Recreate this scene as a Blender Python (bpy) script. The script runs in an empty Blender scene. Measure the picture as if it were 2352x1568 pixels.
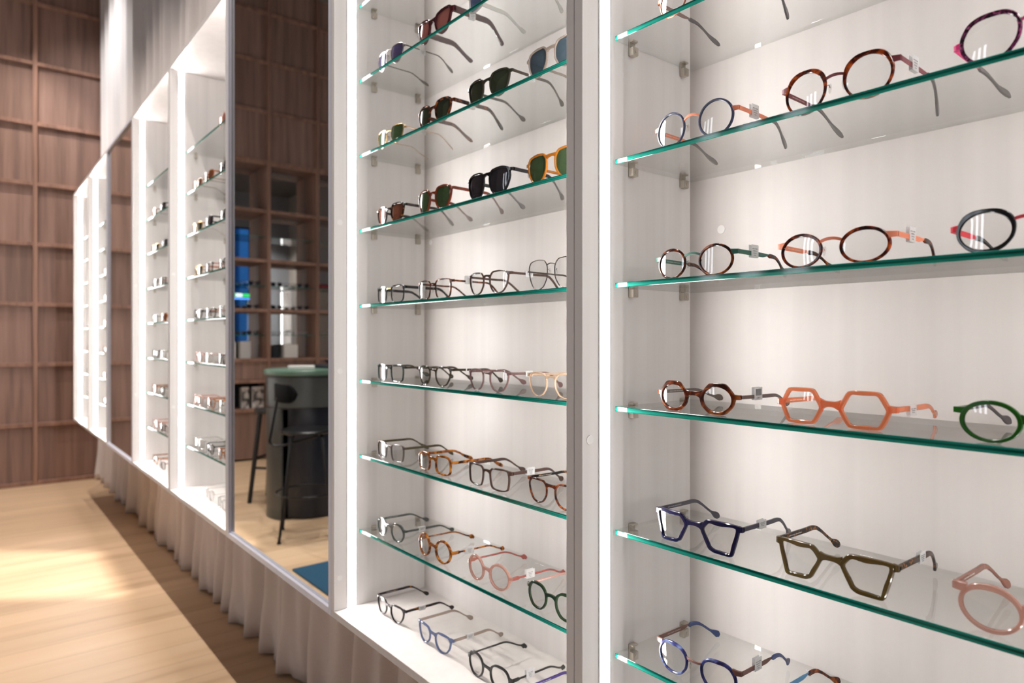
import bpy, math, random
from mathutils import Vector
random.seed(7)
SC = bpy.context.scene
COL = SC.collection
R = math.radians

# ------------------------------------------------------------------ camera
EYE = 1.42
cam_d = bpy.data.cameras.new('camera')
cam = bpy.data.objects.new('camera', cam_d)
COL.objects.link(cam)
cam.location = (0.0, -0.7362, EYE)
cam.rotation_euler = (R(90), 0, R(50.99))
cam_d.sensor_width = 36.0
cam_d.lens = 23.69
cam_d.shift_y = -7.1 / 2352
cam_d.clip_start = 0.02
cam_d.clip_end = 80
cam_d.dof.use_dof = True
cam_d.dof.focus_distance = 1.05
cam_d.dof.aperture_fstop = 4.5
SC.camera = cam

# ------------------------------------------------------------------ world, exposure, lights
SC.view_settings.view_transform = 'Standard'
SC.view_settings.look = 'None'
SC.view_settings.exposure = 0.0
SC.view_settings.gamma = 1.0
SC.view_settings.use_curve_mapping = False
SC.cycles.max_bounces = 10
SC.cycles.diffuse_bounces = 5
SC.cycles.glossy_bounces = 6
SC.cycles.transparent_max_bounces = 40
SC.cycles.sample_clamp_indirect = 6.0
SC.cycles.caustics_reflective = False
SC.cycles.caustics_refractive = False

world = bpy.data.worlds.new('dusk_sky')
SC.world = world
world.use_nodes = True
wb = world.node_tree.nodes['Background']
wb.inputs[0].default_value = (0.10, 0.36, 0.80, 1)
wb.inputs[1].default_value = 0.9

LED_STRENGTH = 50.0

def spot(name, loc, aim, watt, angle, blend=0.6, col=(1.0, 0.93, 0.87), size=0.012, square=False):
    d = bpy.data.lights.new(name, 'SPOT')
    d.energy = watt; d.color = col; d.spot_size = R(angle); d.spot_blend = blend
    d.shadow_soft_size = size; d.use_square = square
    o = bpy.data.objects.new(name, d); COL.objects.link(o)
    o.location = loc
    v = Vector(aim) - Vector(loc)
    o.rotation_euler = v.to_track_quat('-Z', 'Y').to_euler()
    return o

# row of ceiling spots grazing the display wall
for x in (-6.4, -5.3, -4.2, -3.1, -2.0):
    spot('ceiling_spot', (x, -0.80, 5.0), (x - 0.02, -0.45, 0.0), 210, 82, 0.7)
spot('wall_spot', (-7.25, -0.42, 5.2), (-7.98, -0.14, 1.7), 330, 50, 0.9)
spot('curtain_spot', (-6.6, -1.1, 5.3), (-7.3, 0.33, 3.7), 330, 56, 0.9, (0.95, 0.97, 1.0), 0.04)
# spot over the counter
spot('counter_spot', (-4.5, -1.9, 5.1), (-4.9, -1.6, 0.0), 300, 50, 0.7, size=0.03)
spot('niche_spot', (-6.3, -2.0, 5.1), (-7.75, -2.05, 0.9), 140, 34, 0.6, size=0.03)
# added lamp standing in for spotlight bounced off a mirror; masking plate built below
FP = (-2.6, -0.45, 5.1)
spot('mirror_patch_light', FP, (-5.0, -0.40, 0.0), 1900, 30, 0.1, size=0.006)
# added fill light brightening the far side of the shop for the niche mirrors
spot('shop_fill', (1.6, -5.0, 5.2), (2.9, -6.3, 2.2), 380, 60, 0.8, size=0.04)
# daylight through three tall windows in the front wall
for x in (-5.3, -4.7, -4.1):
    d = bpy.data.lights.new('window_daylight', 'AREA')
    d.shape = 'RECTANGLE'; d.size = 0.36; d.size_y = 3.3; d.energy = 30; d.color = (0.93, 0.96, 1.0)
    o = bpy.data.objects.new('window_daylight', d); COL.objects.link(o)
    o.location = (x, -6.86, 2.6); o.rotation_euler = (R(90), 0, 0)


# ------------------------------------------------------------------ object helpers
def lin(c):
    def f(v):
        v /= 255.0
        return v / 12.92 if v <= 0.04045 else ((v + 0.055) / 1.055) ** 2.4
    return tuple(f(v) for v in c)

def empty(name, loc=(0, 0, 0), rotz=0.0, parent=None):
    o = bpy.data.objects.new(name, None)
    o.empty_display_size = 0.05
    COL.objects.link(o)
    o.location = loc; o.rotation_euler = (0, 0, rotz)
    if parent: o.parent = parent
    return o

def tag(o, label=None, cat=None, group=None, kind=None):
    if label: o['label'] = label
    if cat: o['category'] = cat
    if group: o['group'] = group
    if kind: o['kind'] = kind
    return o

def kids(o):
    return [c for c in COL.objects if c.parent == o]

KIDS = {}
def reg(o, parent):
    if parent is not None:
        KIDS.setdefault(parent.name, []).append(o)

def copy_tree(o, parent=None):
    c = o.copy(); COL.objects.link(c)
    c.parent = parent
    if parent is not None: reg(c, parent)
    for ch in KIDS.get(o.name, []):
        copy_tree(ch, c)
    return c

class MB:
    def __init__(s):
        s.v = []; s.f = []; s.m = []
    def add(s, verts, faces, mi=0):
        n = len(s.v)
        s.v += [tuple(p) for p in verts]
        for f in faces:
            s.f.append(tuple(i + n for i in f)); s.m.append(mi)
        return s
    def box(s, x0, x1, y0, y1, z0, z1, mi=0, b=0.0):
        if b <= 0:
            vs = [(x0,y0,z0),(x1,y0,z0),(x1,y1,z0),(x0,y1,z0),(x0,y0,z1),(x1,y0,z1),(x1,y1,z1),(x0,y1,z1)]
            fs = [(0,3,2,1),(4,5,6,7),(0,1,5,4),(1,2,6,5),(2,3,7,6),(3,0,4,7)]
            return s.add(vs, fs, mi)
        cx, cy, cz = (x0+x1)/2, (y0+y1)/2, (z0+z1)/2
        hx, hy, hz = (x1-x0)/2, (y1-y0)/2, (z1-z0)/2
        b = min(b, hx*0.9, hy*0.9, hz*0.9)
        def loop(ix, iy, z):
            return [(cx-ix+b,cy-iy,z),(cx+ix-b,cy-iy,z),(cx+ix,cy-iy+b,z),(cx+ix,cy+iy-b,z),
                    (cx+ix-b,cy+iy,z),(cx-ix+b,cy+iy,z),(cx-ix,cy+iy-b,z),(cx-ix,cy-iy+b,z)]
        L = [loop(hx-b*0.999, hy-b*0.999, cz-hz), loop(hx, hy, cz-hz+b), loop(hx, hy, cz+hz-b), loop(hx-b*0.999, hy-b*0.999, cz+hz)]
        return s.loft(L, cap=True, mi=mi)
    def loft(s, loops, closed=False, cap=False, mi=0):
        n = len(loops[0]); base = len(s.v)
        for l in loops: s.v += [tuple(p) for p in l]
        k = len(loops)
        for i in range(k if closed else k-1):
            a = base + i*n; b2 = base + ((i+1) % k)*n
            for j in range(n):
                j2 = (j+1) % n
                s.f.append((a+j, a+j2, b2+j2, b2+j)); s.m.append(mi)
        if cap and not closed:
            s.f.append(tuple(base + j for j in range(n-1, -1, -1))); s.m.append(mi)
            s.f.append(tuple(base + (k-1)*n + j for j in range(n))); s.m.append(mi)
        return s
    def tube(s, pts, r, n=8, closed=False, mi=0):
        P = [Vector(p) for p in pts]; k = len(P); loops = []
        rr = r if isinstance(r, (list, tuple)) else [r]*k
        ref = None
        for i in range(k):
            if closed: t = P[(i+1) % k] - P[i-1]
            else: t = P[min(i+1, k-1)] - P[max(i-1, 0)]
            t.normalize()
            if ref is None:
                ref = Vector((0,0,1)) if abs(t.z) < 0.9 else Vector((1,0,0))
            u = ref - t*ref.dot(t)
            if u.length < 1e-5:
                ref = Vector((1,0.3,0.1)); u = ref - t*ref.dot(t)
            u.normalize(); ref = u
            w = t.cross(u)
            loops.append([P[i] + (u*math.cos(a) + w*math.sin(a))*rr[i] for a in [2*math.pi*j/n for j in range(n)]])
        return s.loft(loops, closed=closed, cap=not closed, mi=mi)
    def cyl(s, c, r, h, n=24, axis='z', mi=0, bev=0.0):
        prof = [(r-bev, 0), (r, bev), (r, h-bev), (r-bev, h)] if bev > 0 else [(r, 0), (r, h)]
        loops = []
        for rad, t in prof:
            L = []
            for j in range(n):
                a = 2*math.pi*j/n; ca, sa = rad*math.cos(a), rad*math.sin(a)
                if axis == 'z': L.append((c[0]+ca, c[1]+sa, c[2]+t))
                elif axis == 'x': L.append((c[0]+t, c[1]+ca, c[2]+sa))
                else: L.append((c[0]+sa, c[1]+t, c[2]+ca))
            loops.append(L)
        return s.loft(loops, cap=True, mi=mi)
    def mesh(s, name, mats, smooth=None):
        me = bpy.data.meshes.new(name)
        me.from_pydata(s.v, [], s.f)
        for m in (mats if isinstance(mats, (list, tuple)) else [mats]): me.materials.append(m)
        if max(s.m, default=0) > 0:
            me.polygons.foreach_set('material_index', s.m)
        if smooth is not None:
            me.shade_smooth(); me.set_sharp_from_angle(angle=R(smooth))
        me.validate(); me.update()
        return me
    def build(s, name, mats, parent=None, smooth=None):
        return link(name, s.mesh(name, mats, smooth), parent)

def link(name, me, parent=None):
    o = bpy.data.objects.new(name, me); COL.objects.link(o)
    if parent is not None:
        o.parent = parent; reg(o, parent)
    return o

# ------------------------------------------------------------------ materials
def newmat(name):
    m = bpy.data.materials.new(name); m.use_nodes = True
    nt = m.node_tree; nt.nodes.clear()
    out = nt.nodes.new('ShaderNodeOutputMaterial')
    return m, nt, out
def N(nt, t, **kw):
    n = nt.nodes.new(t)
    for k, v in kw.items(): setattr(n, k, v)
    return n
def L(nt, a, b): nt.links.new(a, b)

def pbr(name, rgb, rough=0.4, metal=0.0, spec=0.5, var=0.0, vscale=40.0, coat=0.0):
    m, nt, out = newmat(name)
    p = N(nt, 'ShaderNodeBsdfPrincipled')
    c = lin(rgb)
    p.inputs['Base Color'].default_value = (*c, 1)
    p.inputs['Roughness'].default_value = rough
    p.inputs['Metallic'].default_value = metal
    p.inputs['Specular IOR Level'].default_value = spec
    p.inputs['Coat Weight'].default_value = coat
    tc = N(nt, 'ShaderNodeTexCoord'); no = N(nt, 'ShaderNodeTexNoise')
    no.inputs['Scale'].default_value = vscale
    L(nt, tc.outputs['Object'], no.inputs['Vector'])
    rp = N(nt, 'ShaderNodeValToRGB')
    v = max(var, 0.02)
    rp.color_ramp.elements[0].color = (*[x*(1-v) for x in c], 1)
    rp.color_ramp.elements[1].color = (*[min(1, x*(1+v)) for x in c], 1)
    rp.color_ramp.elements[0].position = 0.3; rp.color_ramp.elements[1].position = 0.7
    L(nt, no.outputs['Fac'], rp.inputs['Fac']); L(nt, rp.outputs['Color'], p.inputs['Base Color'])
    L(nt, p.outputs[0], out.inputs[0])
    return m

def schlick(nt, f0=0.04, power=5.0):
    lw = N(nt, 'ShaderNodeLayerWeight'); lw.inputs['Blend'].default_value = 0.5
    pw = N(nt, 'ShaderNodeMath', operation='POWER'); pw.inputs[1].default_value = power
    L(nt, lw.outputs['Facing'], pw.inputs[0])
    ma = N(nt, 'ShaderNodeMath', operation='MULTIPLY_ADD'); ma.inputs[1].default_value = 1-f0; ma.inputs[2].default_value = f0
    L(nt, pw.outputs[0], ma.inputs[0])
    return ma.outputs[0]

def clearglass(name, tint, f0=0.04, rough=0.0, power=5.0):
    m, nt, out = newmat(name)
    t = N(nt, 'ShaderNodeBsdfTransparent'); t.inputs[0].default_value = (*tint, 1)
    g = N(nt, 'ShaderNodeBsdfGlossy'); g.inputs['Roughness'].default_value = rough
    mx = N(nt, 'ShaderNodeMixShader')
    L(nt, schlick(nt, f0, power), mx.inputs[0]); L(nt, t.outputs[0], mx.inputs[1]); L(nt, g.outputs[0], mx.inputs[2])
    L(nt, mx.outputs[0], out.inputs[0])
    return m

def crystal(name, rgb, clear=0.45, tint=None, rough=0.12):
    """translucent acetate"""
    m, nt, out = newmat(name)
    c = lin(rgb)
    p = N(nt, 'ShaderNodeBsdfPrincipled')
    p.inputs['Base Color'].default_value = (*c, 1); p.inputs['Roughness'].default_value = rough
    tr = N(nt, 'ShaderNodeBsdfTransparent')
    tt = lin(tint) if tint else tuple(min(1, x**0.3) for x in c)
    tr.inputs[0].default_value = (*tt, 1)
    tl = N(nt, 'ShaderNodeBsdfTranslucent'); tl.inputs[0].default_value = (*c, 1)
    a = N(nt, 'ShaderNodeMixShader'); a.inputs[0].default_value = 0.35
    L(nt, p.outputs[0], a.inputs[1]); L(nt, tl.outputs[0], a.inputs[2])
    b = N(nt, 'ShaderNodeMixShader'); b.inputs[0].default_value = clear
    L(nt, a.outputs[0], b.inputs[1]); L(nt, tr.outputs[0], b.inputs[2])
    g = N(nt, 'ShaderNodeBsdfGlossy'); g.inputs['Roughness'].default_value = 0.04
    mx = N(nt, 'ShaderNodeMixShader')
    L(nt, schlick(nt), mx.inputs[0]); L(nt, b.outputs[0], mx.inputs[1]); L(nt, g.outputs[0], mx.inputs[2])
    L(nt, mx.outputs[0], out.inputs[0])
    return m

def tortoise(name, dark, mid, light, scale=45.0, bias=0.5, rough=0.12):
    m, nt, out = newmat(name)
    tc = N(nt, 'ShaderNodeTexCoord')
    no = N(nt, 'ShaderNodeTexNoise'); no.inputs['Scale'].default_value = scale
    no.inputs['Detail'].default_value = 2.5; no.inputs['Distortion'].default_value = 1.2
    L(nt, tc.outputs['Object'], no.inputs['Vector'])
    rp = N(nt, 'ShaderNodeValToRGB'); e = rp.color_ramp.elements
    e[0].position = bias-0.10; e[0].color = (*lin(dark), 1)
    e[1].position = bias+0.20; e[1].color = (*lin(light), 1)
    x = e.new(bias+0.05); x.color = (*lin(mid), 1)
    L(nt, no.outputs['Fac'], rp.inputs['Fac'])
    p = N(nt, 'ShaderNodeBsdfPrincipled'); p.inputs['Roughness'].default_value = rough
    L(nt, rp.outputs['Color'], p.inputs['Base Color'])
    tl = N(nt, 'ShaderNodeBsdfTranslucent'); L(nt, rp.outputs['Color'], tl.inputs[0])
    a = N(nt, 'ShaderNodeMixShader'); a.inputs[0].default_value = 0.2
    L(nt, p.outputs[0], a.inputs[1]); L(nt, tl.outputs[0], a.inputs[2])
    L(nt, a.outputs[0], out.inputs[0])
    return m

def laminate(name, rgb, var=0.05, rough=0.32, tilt=0.12):
    m, nt, out = newmat(name)
    c = lin(rgb)
    tc = N(nt, 'ShaderNodeTexCoord')
    mp = N(nt, 'ShaderNodeMapping'); mp.inputs['Scale'].default_value = (34, 34, 0.8)
    mp.inputs['Rotation'].default_value = (tilt, tilt*0.5, 0)
    L(nt, tc.outputs['Object'], mp.inputs['Vector'])
    no = N(nt, 'ShaderNodeTexNoise'); no.inputs['Scale'].default_value = 1.0; no.inputs['Detail'].default_value = 3
    no.inputs['Distortion'].default_value = 0.1
    L(nt, mp.outputs[0], no.inputs['Vector'])
    rp = N(nt, 'ShaderNodeValToRGB'); e = rp.color_ramp.elements
    e[0].position = 0.30; e[0].color = (*[x*(1-var*2.2) for x in c], 1)
    e[1].position = 0.62; e[1].color = (*[min(1, x*(1+var*0.5)) for x in c], 1)
    L(nt, no.outputs['Fac'], rp.inputs['Fac'])
    p = N(nt, 'ShaderNodeBsdfPrincipled'); p.inputs['Roughness'].default_value = rough
    p.inputs['Specular IOR Level'].default_value = 0.35
    L(nt, rp.outputs['Color'], p.inputs['Base Color'])
    L(nt, p.outputs[0], out.inputs[0])
    return m

def walnut(name, rgb, cell=(0.6, 0.583)):
    m, nt, out = newmat(name)
    c = lin(rgb)
    geo = N(nt, 'ShaderNodeNewGeometry')
    sep = N(nt, 'ShaderNodeSeparateXYZ'); L(nt, geo.outputs['Position'], sep.inputs[0])
    cmb = N(nt, 'ShaderNodeCombineXYZ')
    for ax, (idx, sz, off) in {'X': (1, cell[0], 0.218), 'Y': (2, cell[1], 0.0)}.items():
        ad = N(nt, 'ShaderNodeMath', operation='ADD'); ad.inputs[1].default_value = off + 60*sz
        L(nt, sep.outputs[idx], ad.inputs[0])
        dv = N(nt, 'ShaderNodeMath', operation='DIVIDE'); dv.inputs[1].default_value = sz
        L(nt, ad.outputs[0], dv.inputs[0])
        fl = N(nt, 'ShaderNodeMath', operation='FLOOR'); L(nt, dv.outputs[0], fl.inputs[0])
        L(nt, fl.outputs[0], cmb.inputs[ax])
    wn = N(nt, 'ShaderNodeTexWhiteNoise', noise_dimensions='2D'); L(nt, cmb.outputs[0], wn.inputs['Vector'])
    sc = N(nt, 'ShaderNodeVectorMath', operation='SCALE'); sc.inputs['Scale'].default_value = 9.0
    L(nt, wn.outputs['Color'], sc.inputs[0])
    ad = N(nt, 'ShaderNodeVectorMath', operation='ADD')
    L(nt, geo.outputs['Position'], ad.inputs[0]); L(nt, sc.outputs[0], ad.inputs[1])
    mp = N(nt, 'ShaderNodeMapping'); mp.inputs['Scale'].default_value = (17, 17, 0.8)
    L(nt, ad.outputs[0], mp.inputs['Vector'])
    n1 = N(nt, 'ShaderNodeTexNoise'); n1.inputs['Scale'].default_value = 1.0; n1.inputs['Detail'].default_value = 8
    n1.inputs['Distortion'].default_value = 0.25; n1.inputs['Roughness'].default_value = 0.55
    L(nt, mp.outputs[0], n1.inputs['Vector'])
    mp2 = N(nt, 'ShaderNodeMapping'); mp2.inputs['Scale'].default_value = (90, 90, 3.0)
    L(nt, ad.outputs[0], mp2.inputs['Vector'])
    n2 = N(nt, 'ShaderNodeTexNoise'); n2.inputs['Scale'].default_value = 1.0; n2.inputs['Detail'].default_value = 3
    L(nt, mp2.outputs[0], n2.inputs['Vector'])
    mx = N(nt, 'ShaderNodeMath', operation='MULTIPLY_ADD'); mx.inputs[1].default_value = 0.28
    L(nt, n2.outputs['Fac'], mx.inputs[0]); L(nt, n1.outputs['Fac'], mx.inputs[2])
    rp = N(nt, 'ShaderNodeValToRGB'); e = rp.color_ramp.elements
    e[0].position = 0.46; e[0].color = (*[x*0.70 for x in c], 1)
    e[1].position = 0.80; e[1].color = (c[0]*1.12, c[1]*1.12, c[2]*1.12, 1)
    x = e.new(0.62); x.color = (c[0]*0.92, c[1]*0.9, c[2]*0.88, 1)
    L(nt, mx.outputs[0], rp.inputs['Fac'])
    hs = N(nt, 'ShaderNodeHueSaturation')
    vm = N(nt, 'ShaderNodeMath', operation='MULTIPLY_ADD'); vm.inputs[1].default_value = 0.26; vm.inputs[2].default_value = 0.88
    L(nt, wn.outputs['Value'], vm.inputs[0]); L(nt, vm.outputs[0], hs.inputs['Value'])
    L(nt, rp.outputs['Color'], hs.inputs['Color'])
    p = N(nt, 'ShaderNodeBsdfPrincipled'); p.inputs['Roughness'].default_value = 0.55
    p.inputs['Specular IOR Level'].default_value = 0.3
    L(nt, hs.outputs[0], p.inputs['Base Color']); L(nt, p.outputs[0], out.inputs[0])
    return m

def oakfloor(name):
    m, nt, out = newmat(name)
    geo = N(nt, 'ShaderNodeNewGeometry')
    rot = N(nt, 'ShaderNodeMapping'); rot.inputs['Rotation'].default_value = (0, 0, R(90))
    rot.inputs['Location'].default_value = (0.43, 0.07, 0)
    L(nt, geo.outputs['Position'], rot.inputs['Vector'])
    br = N(nt, 'ShaderNodeTexBrick'); br.offset = 0.37; br.offset_frequency = 2
    br.inputs['Scale'].default_value = 1.0; br.inputs['Brick Width'].default_value = 1.9
    br.inputs['Row Height'].default_value = 0.185; br.inputs['Mortar Size'].default_value = 0.0018
    br.inputs['Mortar Smooth'].default_value = 0.2; br.inputs['Bias'].default_value = 0.0
    br.inputs['Color1'].default_value = (0, 0, 0, 1); br.inputs['Color2'].default_value = (1, 1, 1, 1)
    br.inputs['Mortar'].default_value = (0.5, 0.5, 0.5, 1)
    L(nt, rot.outputs[0], br.inputs['Vector'])
    sc = N(nt, 'ShaderNodeVectorMath', operation='SCALE'); sc.inputs['Scale'].default_value = 7.0
    L(nt, br.outputs['Color'], sc.inputs[0])
    ad = N(nt, 'ShaderNodeVectorMath', operation='ADD')
    L(nt, geo.outputs['Position'], ad.inputs[0]); L(nt, sc.outputs[0], ad.inputs[1])
    mp = N(nt, 'ShaderNodeMapping'); mp.inputs['Scale'].default_value = (11, 0.9, 1)
    L(nt, ad.outputs[0], mp.inputs['Vector'])
    n1 = N(nt, 'ShaderNodeTexNoise'); n1.inputs['Scale'].default_value = 1.0; n1.inputs['Detail'].default_value = 7
    n1.inputs['Distortion'].default_value = 0.3
    L(nt, mp.outputs[0], n1.inputs['Vector'])
    rp = N(nt, 'ShaderNodeValToRGB'); e = rp.color_ramp.elements
    a, b, c = lin((176, 146, 116)), lin((198, 168, 136)), lin((206, 178, 147))
    e[0].position = 0.24; e[0].color = (*a, 1); e[1].position = 0.74; e[1].color = (*c, 1)
    x = e.new(0.46); x.color = (*b, 1)
    L(nt, n1.outputs['Fac'], rp.inputs['Fac'])
    bw = N(nt, 'ShaderNodeRGBToBW'); L(nt, br.outputs['Color'], bw.inputs[0])
    vm = N(nt, 'ShaderNodeMath', operation='MULTIPLY_ADD'); vm.inputs[1].default_value = 0.12; vm.inputs[2].default_value = 0.93
    L(nt, bw.outputs[0], vm.inputs[0])
    hs = N(nt, 'ShaderNodeHueSaturation'); L(nt, vm.outputs[0], hs.inputs['Value']); L(nt, rp.outputs['Color'], hs.inputs['Color'])
    mx = N(nt, 'ShaderNodeMix', data_type='RGBA'); mx.inputs['B'].default_value = (*lin((128, 96, 66)), 1)
    sm = N(nt, 'ShaderNodeMath', operation='MULTIPLY'); sm.inputs[1].default_value = 0.6
    L(nt, br.outputs['Fac'], sm.inputs[0]); L(nt, sm.outputs[0], mx.inputs['Factor']); L(nt, hs.outputs[0], mx.inputs['A'])
    p = N(nt, 'ShaderNodeBsdfPrincipled'); p.inputs['Roughness'].default_value = 0.45
    p.inputs['Specular IOR Level'].default_value = 0.35
    L(nt, mx.outputs['Result'], p.inputs['Base Color']); L(nt, p.outputs[0], out.inputs[0])
    return m

def fabric(name, rgb, trans=0.3):
    m, nt, out = newmat(name)
    c = lin(rgb)
    tc = N(nt, 'ShaderNodeTexCoord'); no = N(nt, 'ShaderNodeTexNoise'); no.inputs['Scale'].default_value = 260
    L(nt, tc.outputs['Object'], no.inputs['Vector'])
    rp = N(nt, 'ShaderNodeValToRGB'); e = rp.color_ramp.elements
    e[0].color = (*[x*0.9 for x in c], 1); e[1].color = (*[min(1, x*1.06) for x in c], 1)
    L(nt, no.outputs['Fac'], rp.inputs['Fac'])
    d = N(nt, 'ShaderNodeBsdfDiffuse'); t = N(nt, 'ShaderNodeBsdfTranslucent')
    L(nt, rp.outputs[0], d.inputs[0]); L(nt, rp.outputs[0], t.inputs[0])
    mx = N(nt, 'ShaderNodeMixShader'); mx.inputs[0].default_value = trans
    L(nt, d.outputs[0], mx.inputs[1]); L(nt, t.outputs[0], mx.inputs[2]); L(nt, mx.outputs[0], out.inputs[0])
    return m

def emit(name, rgb, strength):
    m, nt, out = newmat(name)
    e = N(nt, 'ShaderNodeEmission'); e.inputs[0].default_value = (*rgb, 1); e.inputs[1].default_value = strength
    L(nt, e.outputs[0], out.inputs[0])
    return m

def mirrormat(name, rgb=(0.86, 0.88, 0.88)):
    m, nt, out = newmat(name)
    g = N(nt, 'ShaderNodeBsdfGlossy'); g.inputs['Roughness'].default_value = 0.0
    g.inputs[0].default_value = (*rgb, 1)
    L(nt, g.outputs[0], out.inputs[0])
    return m

M_LAM = laminate('white_grained_laminate_darkened', (230, 224, 221), 0.022, tilt=0.0)  # back, top and bottom toned darker in colour to offset strong strip light
M_LAMS = laminate('white_laminate_side_lightened', (244, 240, 238), 0.028, tilt=0.06)  # same laminate painted paler, making up for weaker light on the sides
M_LED = emit('led_diffuser', (1.0, 0.957, 0.932), LED_STRENGTH)
M_CHAN = pbr('led_channel_aluminium', (205, 203, 203), 0.35)
M_CLIP = pbr('brushed_nickel', (206, 198, 186), 0.3, 0.75)
M_CAP = pbr('plastic_screw_cap', (252, 250, 248), 0.4)
M_GLASS = clearglass('shelf_glass_face', (0.978, 0.986, 0.980))
def edgeglass():
    m, nt, out = newmat('shelf_glass_edge')
    tc = N(nt, 'ShaderNodeTexCoord'); mp = N(nt, 'ShaderNodeMapping'); mp.inputs['Scale'].default_value = (3.5, 3, 260)
    L(nt, tc.outputs['Object'], mp.inputs['Vector'])
    no = N(nt, 'ShaderNodeTexNoise'); no.inputs['Scale'].default_value = 1; no.inputs['Detail'].default_value = 4
    L(nt, mp.outputs[0], no.inputs['Vector'])
    rp = N(nt, 'ShaderNodeValToRGB'); e = rp.color_ramp.elements
    e[0].position = 0.36; e[0].color = (*lin((0, 62, 54)), 1); e[1].position = 0.68; e[1].color = (*lin((44, 160, 142)), 1)
    L(nt, no.outputs['Fac'], rp.inputs['Fac'])
    p = N(nt, 'ShaderNodeBsdfPrincipled'); p.inputs['Roughness'].default_value = 0.06
    L(nt, rp.outputs[0], p.inputs['Base Color'])
    tl = N(nt, 'ShaderNodeBsdfTranslucent'); L(nt, rp.outputs[0], tl.inputs[0])
    mx = N(nt, 'ShaderNodeMixShader'); mx.inputs[0].default_value = 0.25
    L(nt, p.outputs[0], mx.inputs[1]); L(nt, tl.outputs[0], mx.inputs[2])
    L(nt, mx.outputs[0], out.inputs[0])
    return m
M_EDGE = edgeglass()
M_MIRROR = mirrormat('mirror_silvering')
M_FRAME = pbr('mirror_frame_white', (236, 236, 246), 0.3)
M_WALNUT = walnut('walnut_panel', (139, 111, 99))
M_WALNUT2 = walnut('walnut_batten', (148, 114, 98), (40, 40))
M_FLOOR = oakfloor('oak_planks')
M_CURTAIN = fabric('sheer_linen', (238, 229, 224), 0.25)
M_PAINT = pbr('warm_grey_paint', (186, 176, 168), 0.8)
M_CEIL = pbr('ceiling_paint', (120, 110, 104), 0.9)

# ------------------------------------------------------------------ room shell
def struct(o): o['kind'] = 'structure'; return o
XL, XR, YB, YF, ZC = -8.0, 3.2, 0.46, -6.72, 5.6
struct(MB().box(XL-0.6, XR+0.2, YF-0.2, YB+0.2, -0.1, 0.0).build('floor', M_FLOOR))
struct(MB().box(XL-0.6, XR+0.2, YF-0.2, YB+0.2, ZC, ZC+0.1).build('ceiling', M_CEIL))
struct(MB().box(XL-0.6, XR+0.2, YB, YB+0.12, 0, ZC).build('wall_back', M_PAINT))
wq = MB(); WX = (-5.3, -4.7, -4.1)
edges = [XL-0.6] + [v for x in WX for v in (x-0.18, x+0.18)] + [XR+0.2]
for i in range(0, 8, 2): wq.box(edges[i], edges[i+1], YF-0.12, YF, 0, ZC)
for x in WX:
    wq.box(x-0.18, x+0.18, YF-0.12, YF, 0, 0.95); wq.box(x-0.18, x+0.18, YF-0.12, YF, 4.25, ZC)
struct(wq.build('wall_front', M_PAINT))
for i, x in enumerate(WX):
    q = MB()
    for a in (x-0.18, x+0.155): q.box(a, a+0.025, YF-0.08, YF-0.04, 0.95, 4.25)
    for z in (0.95, 4.225): q.box(x-0.155, x+0.155, YF-0.08, YF-0.04, z, z+0.025)
    fr_ = struct(q.build('window_%d' % (i+2), pbr('window_frame_grey', (90, 92, 96), 0.4)))
    MB().box(x-0.154, x+0.154, YF-0.063, YF-0.057, 0.976, 4.224).build('pane', clearglass('clear_window_glass', (0.97, 0.98, 0.98)), fr_)
GY, GZ = 0.6, 0.583
NICHE = (-3.218, -1.418)            # open shelving columns, in y
wl = MB()
wl.box(XL-0.5, XL-0.34, YF, YB, 0, ZC)
wl.box(XL-0.34, XL, NICHE[1], YB, 0, ZC)
wl.box(XL-0.34, XL, YF, NICHE[0], 0, ZC)
wl.box(XL-0.34, XL, NICHE[0], NICHE[1], 6*GZ, ZC)
wf = struct(wl.build('wall_left', M_WALNUT))
bt = MB()
bw, bd = 0.019, 0.034
for i in range(-1, 14):
    y = -0.218 - GY*i
    if y > YB - 0.05 or y < YF + 0.05: continue
    if NICHE[0] + 0.01 < y < NICHE[1] - 0.01: bt.box(XL, XL+bd, y-bw, y+bw, 6*GZ, ZC, b=0.002)
    else: bt.box(XL, XL+bd, y-bw, y+bw, 0, ZC, b=0.002)
for j in range(0, 10):
    z = GZ*j if j else bw
    if j < 6:
        bt.box(XL, XL+bd*0.86, NICHE[1], YB, z-bw, z+bw, b=0.002)
        bt.box(XL, XL+bd*0.86, YF, NICHE[0], z-bw, z+bw, b=0.002)
    else:
        bt.box(XL, XL+bd*0.86, YF, YB, z-bw, z+bw, b=0.002)
struct(bt.build('trim_1', M_WALNUT2))

# storefront wall on the right with a window and the street beyond
wr = MB()
wr.box(XR, XR+0.15, -3.4, YB, 0, ZC); wr.box(XR, XR+0.15, YF, -5.62, 0, ZC)
wr.box(XR, XR+0.15, -5.62, -3.4, 0, 0.5); wr.box(XR, XR+0.15, -5.62, -3.4, 4.6, ZC)
struct(wr.build('wall_right', pbr('grey_blue_paint', (150, 152, 158), 0.8)))
wfm = MB()
for y in (-5.62, -4.9, -4.15, -3.44): wfm.box(XR+0.03, XR+0.10, y, y+0.045, 0.5, 4.6)
for z in (0.5, 3.6, 4.555): wfm.box(XR+0.03, XR+0.10, -5.62, -3.4, z, z+0.045)
win = struct(wfm.build('window_1', pbr('window_frame_dark', (48, 34, 34), 0.4)))
pane = MB().box(XR+0.06, XR+0.068, -5.6, -3.42, 0.52, 4.58).build('pane', clearglass('window_glass', (0.86, 0.95, 1.0)), win)
struct(MB().box(XR+0.2, 16, -20, 8, -0.2, -0.1).build('ground', pbr('pavement', (120, 122, 126), 0.9)))

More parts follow.
